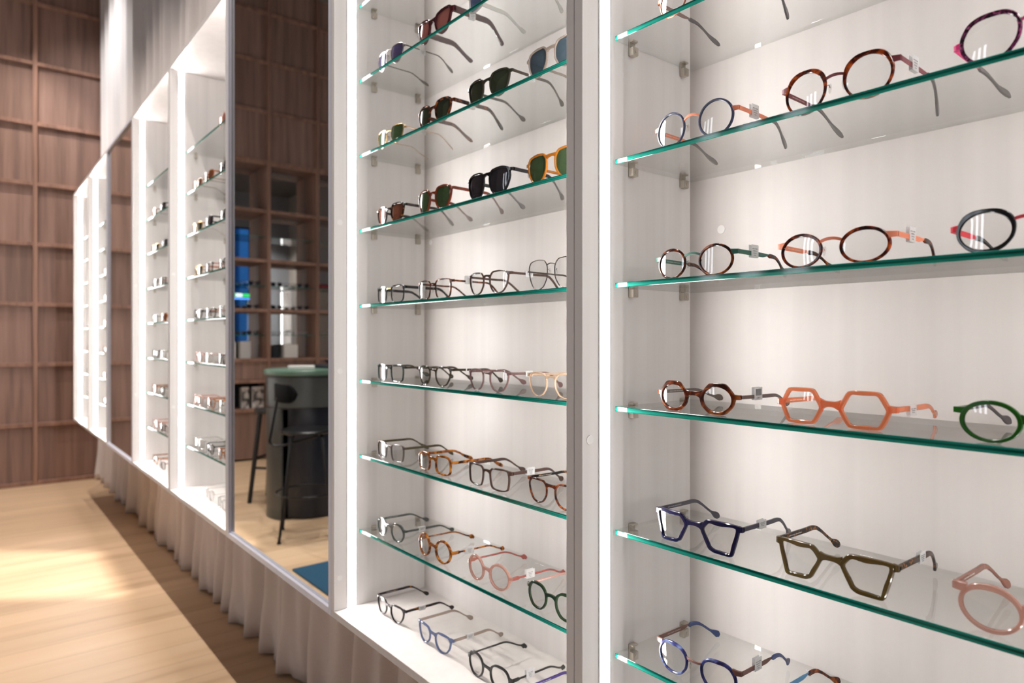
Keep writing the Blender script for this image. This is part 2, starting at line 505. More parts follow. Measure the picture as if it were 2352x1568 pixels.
# added unseen projector: can, stem, plate imitating a mirror's light patch on the floor
fp = tag(empty('patch_projector_helper', FP), 'added unseen projector standing in for the mirror-reflected light patch on the floorboards', 'light helper')
def hole(x, y): k = 0.4/FP[2]; return ((x-FP[0])*k, (y-FP[1])*k, -0.4)
PATCH = [(-5.22, -0.05), (-4.20, -0.05), (-4.72, -0.80), (-5.85, -0.80)]
hp = [hole(*p) for p in PATCH]
ox = sum(p[0] for p in hp)/4; oy = sum(p[1] for p in hp)/4
op = [(ox+a, oy+b, -0.4) for a, b in ((-.22, .22), (.22, .22), (.22, -.22), (-.22, -.22))]
dn = lambda P, d: [(p[0], p[1], p[2]+d) for p in P]
M_FIX = pbr('helper_fixture_black', (22, 22, 24), 0.5)
MB().loft([op, hp, dn(hp, .004), dn(op, .004)], closed=True).build('patch_mask', M_FIX, fp)
cn = MB()
for a, b in ((0, 1), (1, 2), (2, 3), (3, 0)):
    cn.loft([[op[a], op[b]], [(op[a][0]*.4, op[a][1]*.4, .12), (op[b][0]*.4, op[b][1]*.4, .12)]])
cn.build('housing', M_FIX, fp)
MB().cyl((op[0][0]*.16, op[0][1]*.16, .10), .014, ZC-FP[2]-.10, 12).build('stem', M_FIX, fp)

# ------------------------------------------------------------------ display cabinets and mirrors
PITCH, X0 = 0.9, -0.7549
CB, CT = 0.699, 2.692              # cabinet underside and top
DEP = 0.2717                       # face of the back panel
TH = 0.018
LV = [EYE + 0.873 - 0.19707*k for k in range(8)]     # mid height of the glass shelves
GT = 0.008
FLOORZ = CB + TH

def make_cabinet(x0, label, levels, caps=(), rot=0.0, loc=None):
    root = empty('display_cabinet', loc or (x0, 0, CB), rot)
    tag(root, label, 'display cabinet', 'illuminated display cabinets')
    W, H = PITCH, CT - CB
    g = 0.0004
    for s in (0, 1):
        xa, xb = (g, TH) if s == 0 else (W-TH, W-g)
        MB().box(xa, xb, 0, DEP, TH, H-TH, b=0.0008).build('side_panel', M_LAMS, root)
        # LED profile let into the panel face
        sg = 1 if s == 0 else -1
        fx = TH if s == 0 else W-TH
        ch = MB()
        for (ya, yb) in ((0.0345, 0.0378), (0.0606, 0.0628)):
            ch.box(min(fx, fx+sg*0.0012), max(fx, fx+sg*0.0012), ya, yb, TH, H-TH)
        led = MB().box(min(fx, fx+sg*0.0009), max(fx, fx+sg*0.0009), 0.0378, 0.0606, TH+0.002, H-TH-0.002).build('led_strip', M_LED, root)
        ch.build('led_channel', M_CHAN, led)
    MB().box(g, W-g, 0, DEP+TH, H-TH, H, b=0.0008).build('top_panel', M_LAM, root)
    MB().box(g, W-g, 0, DEP+TH, 0, TH, b=0.0008).build('bottom_panel', M_LAM, root)
    MB().box(g, W-g, DEP, DEP+TH, TH, H-TH).build('back_panel', M_LAM, root)
    me = clip_mesh()
    for k in levels:
        z = LV[k] - CB
        for s in (0, 1):
            for y in (0.112, 0.247):
                c = link('shelf_clip', me, root)
                c.location = (TH if s == 0 else W-TH, y, z)
                c.scale = (1 if s == 0 else -1, 1, 1)
    cm = cap_mesh()
    for (px, py, pz, face) in caps:
        c = link('screw_cap', cm, root)
        c.location = (px, py, pz - CB)
        c.rotation_euler = (0, R(90), 0) if face == 'x' else (R(90), 0, 0)
    return root

_cm = {}
def clip_mesh():
    if 'clip' not in _cm:
        m = MB()
        h = GT/2
        m.box(0.0002, 0.011, -0.0065, 0.0065, -h-0.014, -h-0.0004, b=0.0008)
        m.box(0.0002, 0.0035, -0.0065, 0.0065, -h-0.001, h+0.001)
        m.box(0.0002, 0.010, -0.0065, 0.0065, h+0.0004, h+0.0035, b=0.0006)
        m.cyl((0.0105, 0, -h-0.007), 0.0028, 0.0012, 12, 'x')
        _cm['clip'] = m.mesh('shelf_clip', M_CLIP)
    return _cm['clip']
def cap_mesh():
    if 'cap' not in _cm:
        _cm['cap'] = MB().cyl((0, 0, 0), 0.0075, 0.0012, 20, 'z', bev=0.0004).mesh('screw_cap', M_CAP)
    return _cm['cap']

def module(n): return X0 - PITCH*n
ORD = ['first', 'second', 'third', 'fourth', 'fifth', 'sixth', 'seventh', 'eighth']
BAYS = {  # key: (module, levels, short place text)
    'R': (0, range(2, 8), 'nearest bay at right'),
    'C': (1, range(0, 8), 'middle bay right of big mirror'),
    'D': (3, range(0, 8), 'bay left of big mirror'),
    'E': (4, range(0, 8), 'bay between narrow dark mirror and its lit neighbour'),
    'F': (6, range(0, 8), 'bay left of narrow dark mirror'),
    'G': (7, range(0, 8), 'farthest bay by timber wall'),
}
# module index counts panels leftwards: left edge = X0 - 0.9*n
BX = {'R': X0, 'C': X0-0.9, 'D': X0-2.7, 'E': X0-3.6, 'F': X0-5.4, 'G': X0-6.3}
CABL = {'R': 'white lit eyewear display cabinet nearest the camera, filling the right of the photo',
        'C': 'white lit display cabinet of sunglasses and clear frames, right of the big mirror',
        'D': 'white lit display cabinet directly left of the big mirror',
        'E': 'white lit display cabinet directly right of the narrow far mirror',
        'F': 'white lit display cabinet directly left of the narrow far mirror',
        'G': 'white lit display cabinet at the far end, closest to the timber wall'}
CAPS = {
    'R': [(TH, 0.016, 1.262, 'x'), (0.0, 0, 0, None)],
    'C': [(TH, 0.016, z, 'x') for z in (0.80, 1.335, 1.72, 2.43)] + [(TH, 0.247, 1.688, 'x')],
    'D': [(TH, 0.016, z, 'x') for z in (1.10, 1.72)],
    'E': [(TH, 0.016, z, 'x') for z in (1.10, 1.72)], 'F': [], 'G': []}
CABS = {}
for key in 'RCDEFG':
    caps = [c for c in CAPS[key] if c[3] == 'x']
    if key == 'R': caps += [(0.082, DEP, 1.607, 'y')]
    if key == 'C': caps += [(0.05, DEP, 1.688, 'y')]
    CABS[key] = make_cabinet(BX[key], CABL[key], BAYS[key][1], caps)

# glass shelves: each lies loose on its clips
def shelf_mesh():
    if 'shelf' not in _cm:
        W2, y0, y1, h = PITCH - 2*TH - 0.008, 0.0696, DEP - 0.0015, GT/2
        m = MB(); b = 0.0007
        x0, x1 = -W2/2, W2/2
        lo = [(x0+b,y0+b,-h),(x1-b,y0+b,-h),(x1-b,y1-b,-h),(x0+b,y1-b,-h)]
        l1 = [(x0,y0,-h+b),(x1,y0,-h+b),(x1,y1,-h+b),(x0,y1,-h+b)]
        l2 = [(x0,y0,h-b),(x1,y0,h-b),(x1,y1,h-b),(x0,y1,h-b)]
        hi = [(x0+b,y0+b,h),(x1-b,y0+b,h),(x1-b,y1-b,h),(x0+b,y1-b,h)]
        m.loft([lo, l1, l2, hi], mi=1)
        m.m = [1 if i % 4 == 0 else 0 for i in range(len(m.f))]
        n = len(m.v)
        m.f += [(3,2,1,0), (n-4, n-3, n-2, n-1)]; m.m += [0, 0]
        # only the front edge shows thick green glass, side and back edges are seated against the panels
        _cm['shelf'] = m.mesh('glass_shelf', [M_GLASS, M_EDGE])
    return _cm['shelf']
SHORTB = {'R': 'nearest bay', 'C': 'middle bay right of big mirror', 'D': 'bay left of big mirror', 'E': 'bay right of narrow mirror', 'F': 'bay left of narrow mirror', 'G': 'farthest bay'}
for key in 'RCDEFG':
    for k in BAYS[key][1]:
        o = link('glass_shelf', shelf_mesh())
        o.location = (BX[key] + PITCH/2, 0, LV[k])
        i = k - (2 if key == 'R' else 0)
        vis = 'visible ' if key == 'R' else ''
        tag(o, f'glass shelf, {ORD[i]} {vis}from top, {SHORTB[key]}', 'shelf', 'glass shelves in the display cabinets')

def make_mirror(x0, label):
    root = empty('wall_mirror', (x0, 0, CB)); tag(root, label, 'mirror', 'mirrors between the cabinets')
    W, H = PITCH, CT - CB; g = 0.0004; rec = 0.011
    f = MB()
    f.box(g, TH, 0, 0.27, 0, H, b=0.0008); f.box(W-TH, W-g, 0, 0.27, 0, H, b=0.0008)
    f.box(TH, W-TH, 0, 0.27, 0, TH, b=0.0008); f.box(TH, W-TH, 0, 0.27, H-TH, H, b=0.0008)
    f.box(TH, W-TH, rec+0.006, rec+0.02, TH, H-TH)
    f.build('frame', M_FRAME, root)
    MB().box(TH+0.0005, W-TH-0.0005, rec, rec+0.0055, TH+0.0005, H-TH-0.0005).build('mirror_glass', M_MIRROR, root)
    s = MB()
    a, b2 = TH+0.0005, W-TH-0.0005
    s.box(a, a+0.006, rec-0.003, rec-0.0002, TH+0.0005, H-TH-0.0005)
    s.box(a+0.006, b2, rec-0.003, rec-0.0002, TH+0.0005, TH+0.0065)
    s.build('bead', M_FRAME, root)
    return root
make_mirror(X0-1.8, 'tall mirror reflecting the dark counter and bar stool')
make_mirror(X0-4.5, 'narrow-looking far mirror reflecting only the timber wall')

# ------------------------------------------------------------------ curtain
def make_curtain():
    m = MB()
    nx, nz = 1500, 26
    xa, xb, za, zb = XL+0.03, 1.0, 0.006, 5.35
    ph = [random.uniform(0, 6.28) for _ in range(8)]
    def fold(x, z):
        u = x + 0.02*math.sin(z*1.3 + x*3)
        s = 0.5*math.sin(u*30 + 1.6*math.sin(u*4.1+ph[0]) + ph[1]) + 0.32*math.sin(u*52 + 2.0*math.sin(u*5.3+ph[2])) \
            + 0.28*math.sin(u*11.5+ph[3])
        low = max(0.0, (0.69 - z)/0.69)
        amp = 0.036 + 0.022*low
        y = 0.352 + amp*s*0.95 - 0.026*low
        lim = 0.296 - 0.06*low
        if y < lim: y = lim + (lim-y)*0.12
        return y + 0.006*low*math.sin(x*83+z*14)
    zs = [za + (0.75-za)*i/12 for i in range(13)] + [0.75 + (zb-0.75)*(i+1)/13 for i in range(13)]
    nz = len(zs)
    for z in zs:
        for i in range(nx):
            x = xa + (xb-xa)*i/(nx-1)
            zz = z
            if z < 0.02: zz = 0.004 + 0.006*(1+math.sin(x*21+ph[4])) 
            m.v.append((x, fold(x, z), zz))
    for j in range(nz-1):
        for i in range(nx-1):
            a = j*nx+i
            m.f.append((a, a+1, a+1+nx, a+nx)); m.m.append(0)
    o = m.build('curtain', M_CURTAIN, None, 180)
    md = o.modifiers.new('thickness', 'SOLIDIFY'); md.thickness = 0.0012
    tag(o, 'long pale sheer curtain hanging in folds behind the display cabinets', 'curtain')
make_curtain()

# ------------------------------------------------------------------ eyewear: shapes
MM = 0.001
SHAPES = {   # right-hand lens outline, +x towards the temple, unit box; corner rounding
    'round': None, 'oval': None,
    'panto': ([(-.82,.86),(-.35,1),(.5,1),(.98,.78),(1,.2),(.72,-.62),(.25,-1),(-.3,-1),(-.78,-.6),(-1,.15)], .34),
    'square': ([(-.95,.85),(-.4,1),(.6,1),(1,.85),(.97,-.5),(.72,-1),(-.55,-1),(-.86,-.7),(-1,.2)], .30),
    'chunky': ([(-.8,.9),(-.5,1),(.55,1),(.95,.62),(1,-.5),(.72,-1),(-.6,-1),(-1,-.55),(-1,.5)], .24),
    'hex': ([(-.60,1),(.62,.98),(1,.02),(.66,-1),(-.60,-1),(-1,-.05)], .10),
    'octo': ([(-.42,1),(.46,1),(1,.18),(.86,-.45),(.42,-1),(-.42,-1),(-.86,-.5),(-1,.12)], .12),
    'cat': ([(-1,.38),(-.66,1),(1,.97),(.60,-.97),(.42,-1),(-.30,-.95),(-.55,-.80)], .10),
    'cut': ([(-.45,.97),(.30,1),(.74,.80),(1,.22),(.93,-.35),(.55,-.88),(0,-1),(-.55,-.88),(-.93,-.35),(-1,.2),(-.86,.66)], .22),
    'drop': ([(-.86,.84),(-.3,1),(.62,1),(1,.62),(.94,-.2),(.45,-.92),(0,-1),(-.5,-.9),(-.95,-.1)], .32),
    'cateye': ([(-.9,.6),(-.45,.92),(.4,1),(1,.96),(.98,.3),(.62,-.7),(.1,-1),(-.45,-.92),(-.95,-.2)], .30),
}
NA = 72
def chaikin(P, a, it):
    for q in range(it):
        r = a if q == 0 else 0.25
        out = []
        n = len(P)
        for i in range(n):
            p, c, s = P[i-1], P[i], P[(i+1) % n]
            out.append((c[0]+(p[0]-c[0])*r, c[1]+(p[1]-c[1])*r))
            out.append((c[0]+(s[0]-c[0])*r, c[1]+(s[1]-c[1])*r))
        P = out
    return P
def outline(shape, lw, lh):
    """NA points by angle, centred on the box of the outline, in metres"""
    hx, hz = lw/2, lh/2
    angs = [2*math.pi*(i+0.5)/NA for i in range(NA)]
    if shape in ('round', 'oval'):
        return [(hx*math.cos(a), hz*math.sin(a)) for a in angs]
    P, a = SHAPES[shape]
    P = chaikin(P, a, 4)
    x0, x1 = min(p[0] for p in P), max(p[0] for p in P); z0, z1 = min(p[1] for p in P), max(p[1] for p in P)
    P = [((p[0]-(x0+x1)/2)/((x1-x0)/2)*hx, (p[1]-(z0+z1)/2)/((z1-z0)/2)*hz) for p in P]
    out = []
    for t in angs:
        d = (hx*math.cos(t), hz*math.sin(t)); best = None
        for i in range(len(P)):
            p, q = P[i], P[(i+1) % len(P)]
            ex, ez = q[0]-p[0], q[1]-p[1]
            den = d[0]*ez - d[1]*ex
            if abs(den) < 1e-12: continue
            s = (p[0]*ez - p[1]*ex)/den; u = (p[0]*d[1] - p[1]*d[0])/den
            if s > 0 and -1e-6 <= u <= 1+1e-6 and (best is None or s > best): best = s
        out.append((d[0]*best, d[1]*best))
    return out
def curve_y(x): return 1.25*x*x

def rim_pair(sp):
    lw, lh = sp['lens'][0]*MM, sp['lens'][1]*MM
    ts, tt, tb = [v*MM for v in sp['rim']]
    out = outline(sp['shape'], lw, lh)
    if sp.get('inner') == 'round':
        a, b, dz = lw/2-ts, (lh-tt-tb)/2, (tb-tt)/2
        inn = [(a*math.cos(t), b*math.sin(t)+dz) for t in [2*math.pi*(i+0.5)/NA for i in range(NA)]]
    else:
        inn = []
        n = len(out)
        for i, (x, z) in enumerate(out):
            r = math.hypot(x, z); s = z/r
            t = ts + (tt-ts)*max(0, s)**1.5 + (tb-ts)*max(0, -s)**1.5
            k = max(0.3, (r-t)/r)
            inn.append((x*k, z*k))
    W = sp['w']*MM
    cx = W/2 - sp.get('end', 6)*MM - lw/2
    cz = lh/2
    return out, inn, cx, cz, lw, lh, W

def front_mesh(sp):
    out, inn, cx, cz, lw, lh, W = rim_pair(sp)
    d = sp.get('depth', 4.0)*MM; b = min(0.28*d, 0.9*MM)
    metal = sp.get('metal', False)
    m = MB()
    for s in (1, -1):
        loops = []
        for i in range(NA):
            (xo, zo), (xi, zi) = out[i], inn[i]
            dx, dz = xo-xi, zo-zi; l = max(1e-6, math.hypot(dx, dz)); bb = min(b, l*0.35)
            ux, uz = dx/l, dz/l
            prof = [(0, -d/2+bb), (bb, -d/2), (l-bb, -d/2), (l, -d/2+bb), (l, d/2-bb), (l-bb, d/2), (bb, d/2), (0, d/2-bb)]
            L2 = []
            for t, y in prof:
                x = cx + xi + ux*t; z = cz + zi + uz*t
                L2.append((s*x, y + curve_y(x), z))
            loops.append(L2)
        if s < 0: loops = loops[::-1]
        m.loft(loops, closed=True)
    zb, th, arch = sp.get('bridge', (0.66, 5, 1.5))
    zb = zb*lh; th *= MM; arch *= MM
    # where the rim reaches at bridge height
    def edge_x(z):
        best = None
        for i in range(NA):
            x, zz = out[i]
            if x < 0:
                e = abs(zz+cz-z)
                if best is None or e < best[0]: best = (e, x)
        return cx + best[1]
    xb = edge_x(zb) + 0.0012
    if not sp.get('mat_bridge'):
        bridge_into(m, xb, zb, th, arch, d, metal)
    # end pieces
    zh = sp['hinge']*lh; eh = sp.get('eh', 6.0)*MM
    def out_x(z):
        best = None
        for i in range(NA):
            x, zz = out[i]
            if x > 0:
                e = abs(zz+cz-z)
                if best is None or e < best[0]: best = (e, x)
        return cx + best[1]
    xe = out_x(zh) - 0.002
    if not sp.get('mat_end'):
        for s in (1, -1): end_into(m, s, xe, W/2, zh, eh, d, sp)
    return m, dict(xb=xb, zb=zb, th=th, arch=arch, d=d, xe=xe, zh=zh, eh=eh, W=W, metal=metal)

def bridge_into(m, xb, zb, th, arch, d, metal):
    loops = []; n = 12
    for i in range(n+1):
        u = -1 + 2*i/n; x = xb*u
        z = zb + arch*(1-u*u)
        h = th/2*(1 + (0.0 if metal else 0.75)*abs(u)**3)
        zl = h*(1 + (0.0 if metal else 0.35)*abs(u)**3)
        dd = d*(0.4 if metal else 0.42); b = min(0.25*dd, h*0.5)
        y = curve_y(x) - (0.0012 if metal else 0.0004)*(1-u*u)
        loops.append([(x, y-dd+b, z-zl), (x, y-dd, z-zl+b), (x, y-dd, z+h-b), (x, y-dd+b, z+h),
                      (x, y+dd-b, z+h), (x, y+dd, z+h-b), (x, y+dd, z-zl+b), (x, y+dd-b, z-zl)])
    m.loft(loops, cap=True)

def end_into(m, s, xe, xw, zh, eh, d, sp):
    """lug running out from the rim and turning back to the hinge"""
    h = eh/2; dd = d*0.46; b = 0.0006
    y0 = curve_y(xw)
    P = [(xe, curve_y(xe), 1.15), (xe+(xw-xe)*0.55, curve_y(xe)*0.5+y0*0.5, 1.0), (xw-0.0022, y0, 0.95)]
    loops = []
    for x, y, k in P:
        hh = h*k
        loops.append([(s*x, y-dd+b, zh-hh), (s*x, y-dd, zh-hh+b), (s*x, y-dd, zh+hh-b), (s*x, y-dd+b, zh+hh),
                      (s*x, y+dd, zh+hh), (s*x, y+dd, zh-hh)])
    hh = h*0.92
    x = xw
    loops.append([(s*x, y0-dd+b+0.001, zh-hh), (s*x, y0-dd+0.0012, zh-hh+b), (s*x, y0-dd+0.0012, zh+hh-b), (s*x, y0-dd+b+0.001, zh+hh),
                  (s*x, y0+dd+0.002, zh+hh), (s*x, y0+dd+0.002, zh-hh)])
    if s < 0: loops = [l[::-1] for l in loops]
    m.loft(loops, cap=True)

def lens_mesh(sp, s):
    out, inn, cx, cz, lw, lh, W = rim_pair(sp)
    m = MB(); Rb = 0.16; t = 0.0011
    rings = (1.03, 0.8, 0.52, 0.25)
    for side in (0, 1):
        base = len(m.v)
        for rf in rings:
            for (x, z) in inn:
                xx, zz = x*rf, z*rf
                bulge = -(lw*lw/4 - (xx*xx+zz*zz))/(2*Rb)
                y = curve_y(cx+xx) + bulge*0.55 + (t if side else 0)
                m.v.append((s*(cx+xx), y, cz+zz))
        y = curve_y(cx) - (lw*lw/4)/(2*Rb)*0.55 + (t if side else 0)
        m.v.append((s*cx, y, cz)); c = len(m.v)-1
        flip = (side == 1) ^ (s < 0)
        for r in range(len(rings)-1):
            for i in range(NA):
                a, b2 = base+r*NA+i, base+r*NA+(i+1) % NA
                f = (a, b2, b2+NA, a+NA)
                m.f.append(f[::-1] if not flip else f); m.m.append(0)
        r = len(rings)-1
        for i in range(NA):
            f = (base+r*NA+i, base+r*NA+(i+1) % NA, c)
            m.f.append(f[::-1] if not flip else f); m.m.append(0)
    return m

def spline(P, n):
    out = []
    k = len(P)
    for i in range(k-1):
        p0, p1, p2, p3 = P[max(i-1, 0)], P[i], P[i+1], P[min(i+2, k-1)]
        for j in range(n):
            t = j/n
            out.append(tuple(0.5*(2*b + (c-a)*t + (2*a-5*b+4*c-d)*t*t + (3*b-a-3*c+d)*t**3) for a, b, c, d in zip(p0, p1, p2, p3)))
    out.append(tuple(P[-1]))
    return out

def temple_paths(sp, g):
    """stations (y, z, height, thickness, inset) for the side arm; returns [(name, stations)]"""
    T = sp['temple']; zh = g['zh']; y0 = curve_y(g['W']/2) + 0.0015
    h = T.get('h', 5.5)*MM; th = T.get('t', 3.2)*MM; Ln = T.get('len', 149)*MM
    kind = T.get('tip', 'round')
    yb = y0 + T.get('straight', 94)*MM
    zb = max(zh - T.get('drop', 1.5)*MM, 0.012)
    ye = y0 + Ln - (0.004 if zb > 0.03 else 0.0)
    br = 1.0
    tipr = {'round': 4.6, 'bulb': 5.2, 'diamond': 5.6, 'plain': 2.6, 'hole': 5.4, 'paddle': 4.2, 'wedge': 5.5}[kind]*MM
    ze = tipr*0.95 + 0.0003
    mid = [(y0, zh), (y0+0.3*(yb-y0), zh-(zh-zb)*0.25), (y0+0.72*(yb-y0), zh-(zh-zb)*0.7), (yb, zb),
           (yb+0.30*(ye-yb), zb-(zb-ze)*0.20), (yb+0.62*(ye-yb), zb-(zb-ze)*0.56), (ye-0.004, ze+0.0045), (ye, ze+0.0008)]
    pts = spline([(p[0], p[1], 0) for p in mid], 7)
    lens_ = [0]
    for i in range(1, len(pts)): lens_.append(lens_[-1] + math.hypot(pts[i][0]-pts[i-1][0], pts[i][1]-pts[i-1][1]))
    tot = lens_[-1]
    st = []
    hh = T.get('hfun')
    for i, p in enumerate(pts):
        u = lens_[i]/tot; dist = tot - lens_[i]
        H = h
        if T.get('block'):           # thick hinge block then a slim rod
            H = 7.0*MM if lens_[i] < 0.017 else 3.4*MM
        elif T.get('taper'):
            H = h*(1 - 0.42*min(1, u/0.6)) if u < 0.6 else h*0.58
        elif T.get('wide'):
            H = h*(1.0 - 0.25*u)
        waist = T.get('waist', 3.4)*MM
        if kind in ('bulb', 'round', 'hole', 'diamond', 'paddle', 'wedge'):
            span = 0.020 if kind != 'paddle' else 0.034
            if u > 0.55 and kind != 'round':
                H = H + (waist-H)*min(1, (u-0.55)/0.2)
            if dist < span:
                x = 1 - dist/span
                if kind == 'diamond':
                    w = max(0.0, (x-0.30)/0.32) if x < 0.62 else (1-(x-0.62)/0.38*0.75)
                    H = waist + (tipr*2-waist)*min(1, w)
                elif kind == 'wedge':
                    H = waist + (tipr*2-waist)*min(1, x*1.3) if x < 0.8 else tipr*2*(1-(x-0.8)/0.2*0.45)
                else:
                    H = max(H, waist) + (tipr*2-max(H, waist))*(0.5-0.5*math.cos(math.pi*min(1, x*1.45)))
                    if x > 0.75: H *= math.sqrt(max(0.05, 1-((x-0.75)/0.25)**2*0.92))
        elif dist < 0.004: H *= 0.55 + 0.45*dist/0.004
        inset = 0.0
        if u > 0.55: inset = 0.011*((u-0.55)/0.45)**1.6
        st.append((p[0], p[1], H, th*(1.0 if u < 0.6 else 1.05), inset, u))
    return st, tot

def loft_temple(st, s, W, flip=False):
    m = MB(); loops = []
    for i, (y, z, H, th, ins, u) in enumerate(st):
        a, b = st[max(i-1, 0)], st[min(i+1, len(st)-1)]
        ty, tz = b[0]-a[0], b[1]-a[1]; l = math.hypot(ty, tz) or 1
        ny, nz = -tz/l, ty/l
        xo = W/2 - ins; xi = xo - th
        bb = min(0.3*th, 0.3*H, 0.0008); hh = H/2
        L2 = []
        for x, q in ((xo-bb, -hh), (xo, -hh+bb), (xo, hh-bb), (xo-bb, hh), (xi+bb, hh), (xi, hh-bb), (xi, -hh+bb), (xi+bb, -hh)):
            L2.append((s*x, y+ny*q, z+nz*q))
        loops.append(L2 if s > 0 else L2[::-1])
    m.loft(loops, cap=True)
    return m

# small lettering -----------------------------------------------------
_txt = {}
def text_data(body, size):
    key = (body, size)
    if key not in _txt:
        cu = bpy.data.curves.new('lettering', 'FONT'); cu.body = body; cu.size = size; cu.resolution_u = 1
        cu.extrude = 0.00003
        o = bpy.data.objects.new('lettering_source', cu); COL.objects.link(o)
        dg = bpy.context.evaluated_depsgraph_get()
        me = bpy.data.meshes.new_from_object(o.evaluated_get(dg))
        bpy.data.objects.remove(o)
        vs = [tuple(v.co) for v in me.vertices]; fs = [tuple(p.vertices) for p in me.polygons]
        bpy.data.meshes.remove(me)
        _txt[key] = (vs, fs, max(v[0] for v in vs))
    return _txt[key]

M_INKW = pbr('white_print', (235, 232, 226), 0.5)
M_INK = pbr('black_print', (74, 74, 78), 0.6)
M_TAG = fabric('paper_price_tag', (254, 254, 254), 0.5)
M_PAD = clearglass('clear_silicone', (0.93, 0.93, 0.92), 0.06, 0.08)
M_RIVET = pbr('silver_rivet', (220, 215, 205), 0.2, 0.9)

def price_tag(root, g, st, spec):
    """paper flag folded round the right-hand arm"""
    dist, dz, size, style = spec
    y0 = st[0][0]
    y = y0 + dist*MM
    z = min(st, key=lambda q: abs(q[0]-y))[1]
    x = g['W']/2 + 0.0005
    w, h = size[0]*MM, size[1]*MM
    zc = z + dz*MM
    m = MB()
    thick = min(st, key=lambda q: abs(q[0]-y))[3]
    m.box(x, x+0.0003, y-w/2, y+w/2, zc-h/2, zc+h/2)
    m.box(x-thick-0.0013, x-thick-0.0010, y-w/2, y+w/2, zc-h/2, zc+h/2)
    if dz >= 0: m.box(x-thick-0.0013, x+0.0003, y-w/2, y+w/2, zc-h/2-0.0003, zc-h/2)
    else: m.box(x-thick-0.0013, x+0.0003, y-w/2, y+w/2, zc+h/2, zc+h/2+0.0003)
    t = m.build('price_tag', M_TAG, root)
    k = MB(); xs = x+0.00036
    def put(body, size_, yy, zz, flip):
        vs, fs, wd = text_data(body, size_)
        sc = min(1.0, (w*0.9)/wd)
        sg = -1 if flip else 1
        k.add([(xs+0.00002+v[2], yy + sg*(v[0]-wd/2)*sc, zz + sg*v[1]*sc) for v in vs], fs)
    if style == 'barcode':
        rnd = random.Random(3); yy = y - w*0.36
        while yy < y + w*0.36:
            bw_ = rnd.choice([0.25, 0.4, 0.7])*MM
            k.box(xs-0.00002, xs+0.00003, yy, yy+bw_, zc-h*0.16, zc+h*0.36); yy += bw_ + rnd.choice([0.3, 0.5])*MM
        put('$ 449.00', 2.6*MM, y, zc-h*0.40, False)
    elif style == 'lines':
        for i, b_ in enumerate(('ANNE ET VALEN', 'GOSHAWK02', 'TORTOISE', '449.00')[:3 if h < 0.013 else 4]):
            put(b_, 1.75*MM, y, zc + h*(0.16 - i*0.17) + 0.001, True)
    elif style == 'price':
        put('$ 449.00', 2.8*MM, y, zc-0.001, False)
    if k.v: k.build('printed_text', M_INK, t)

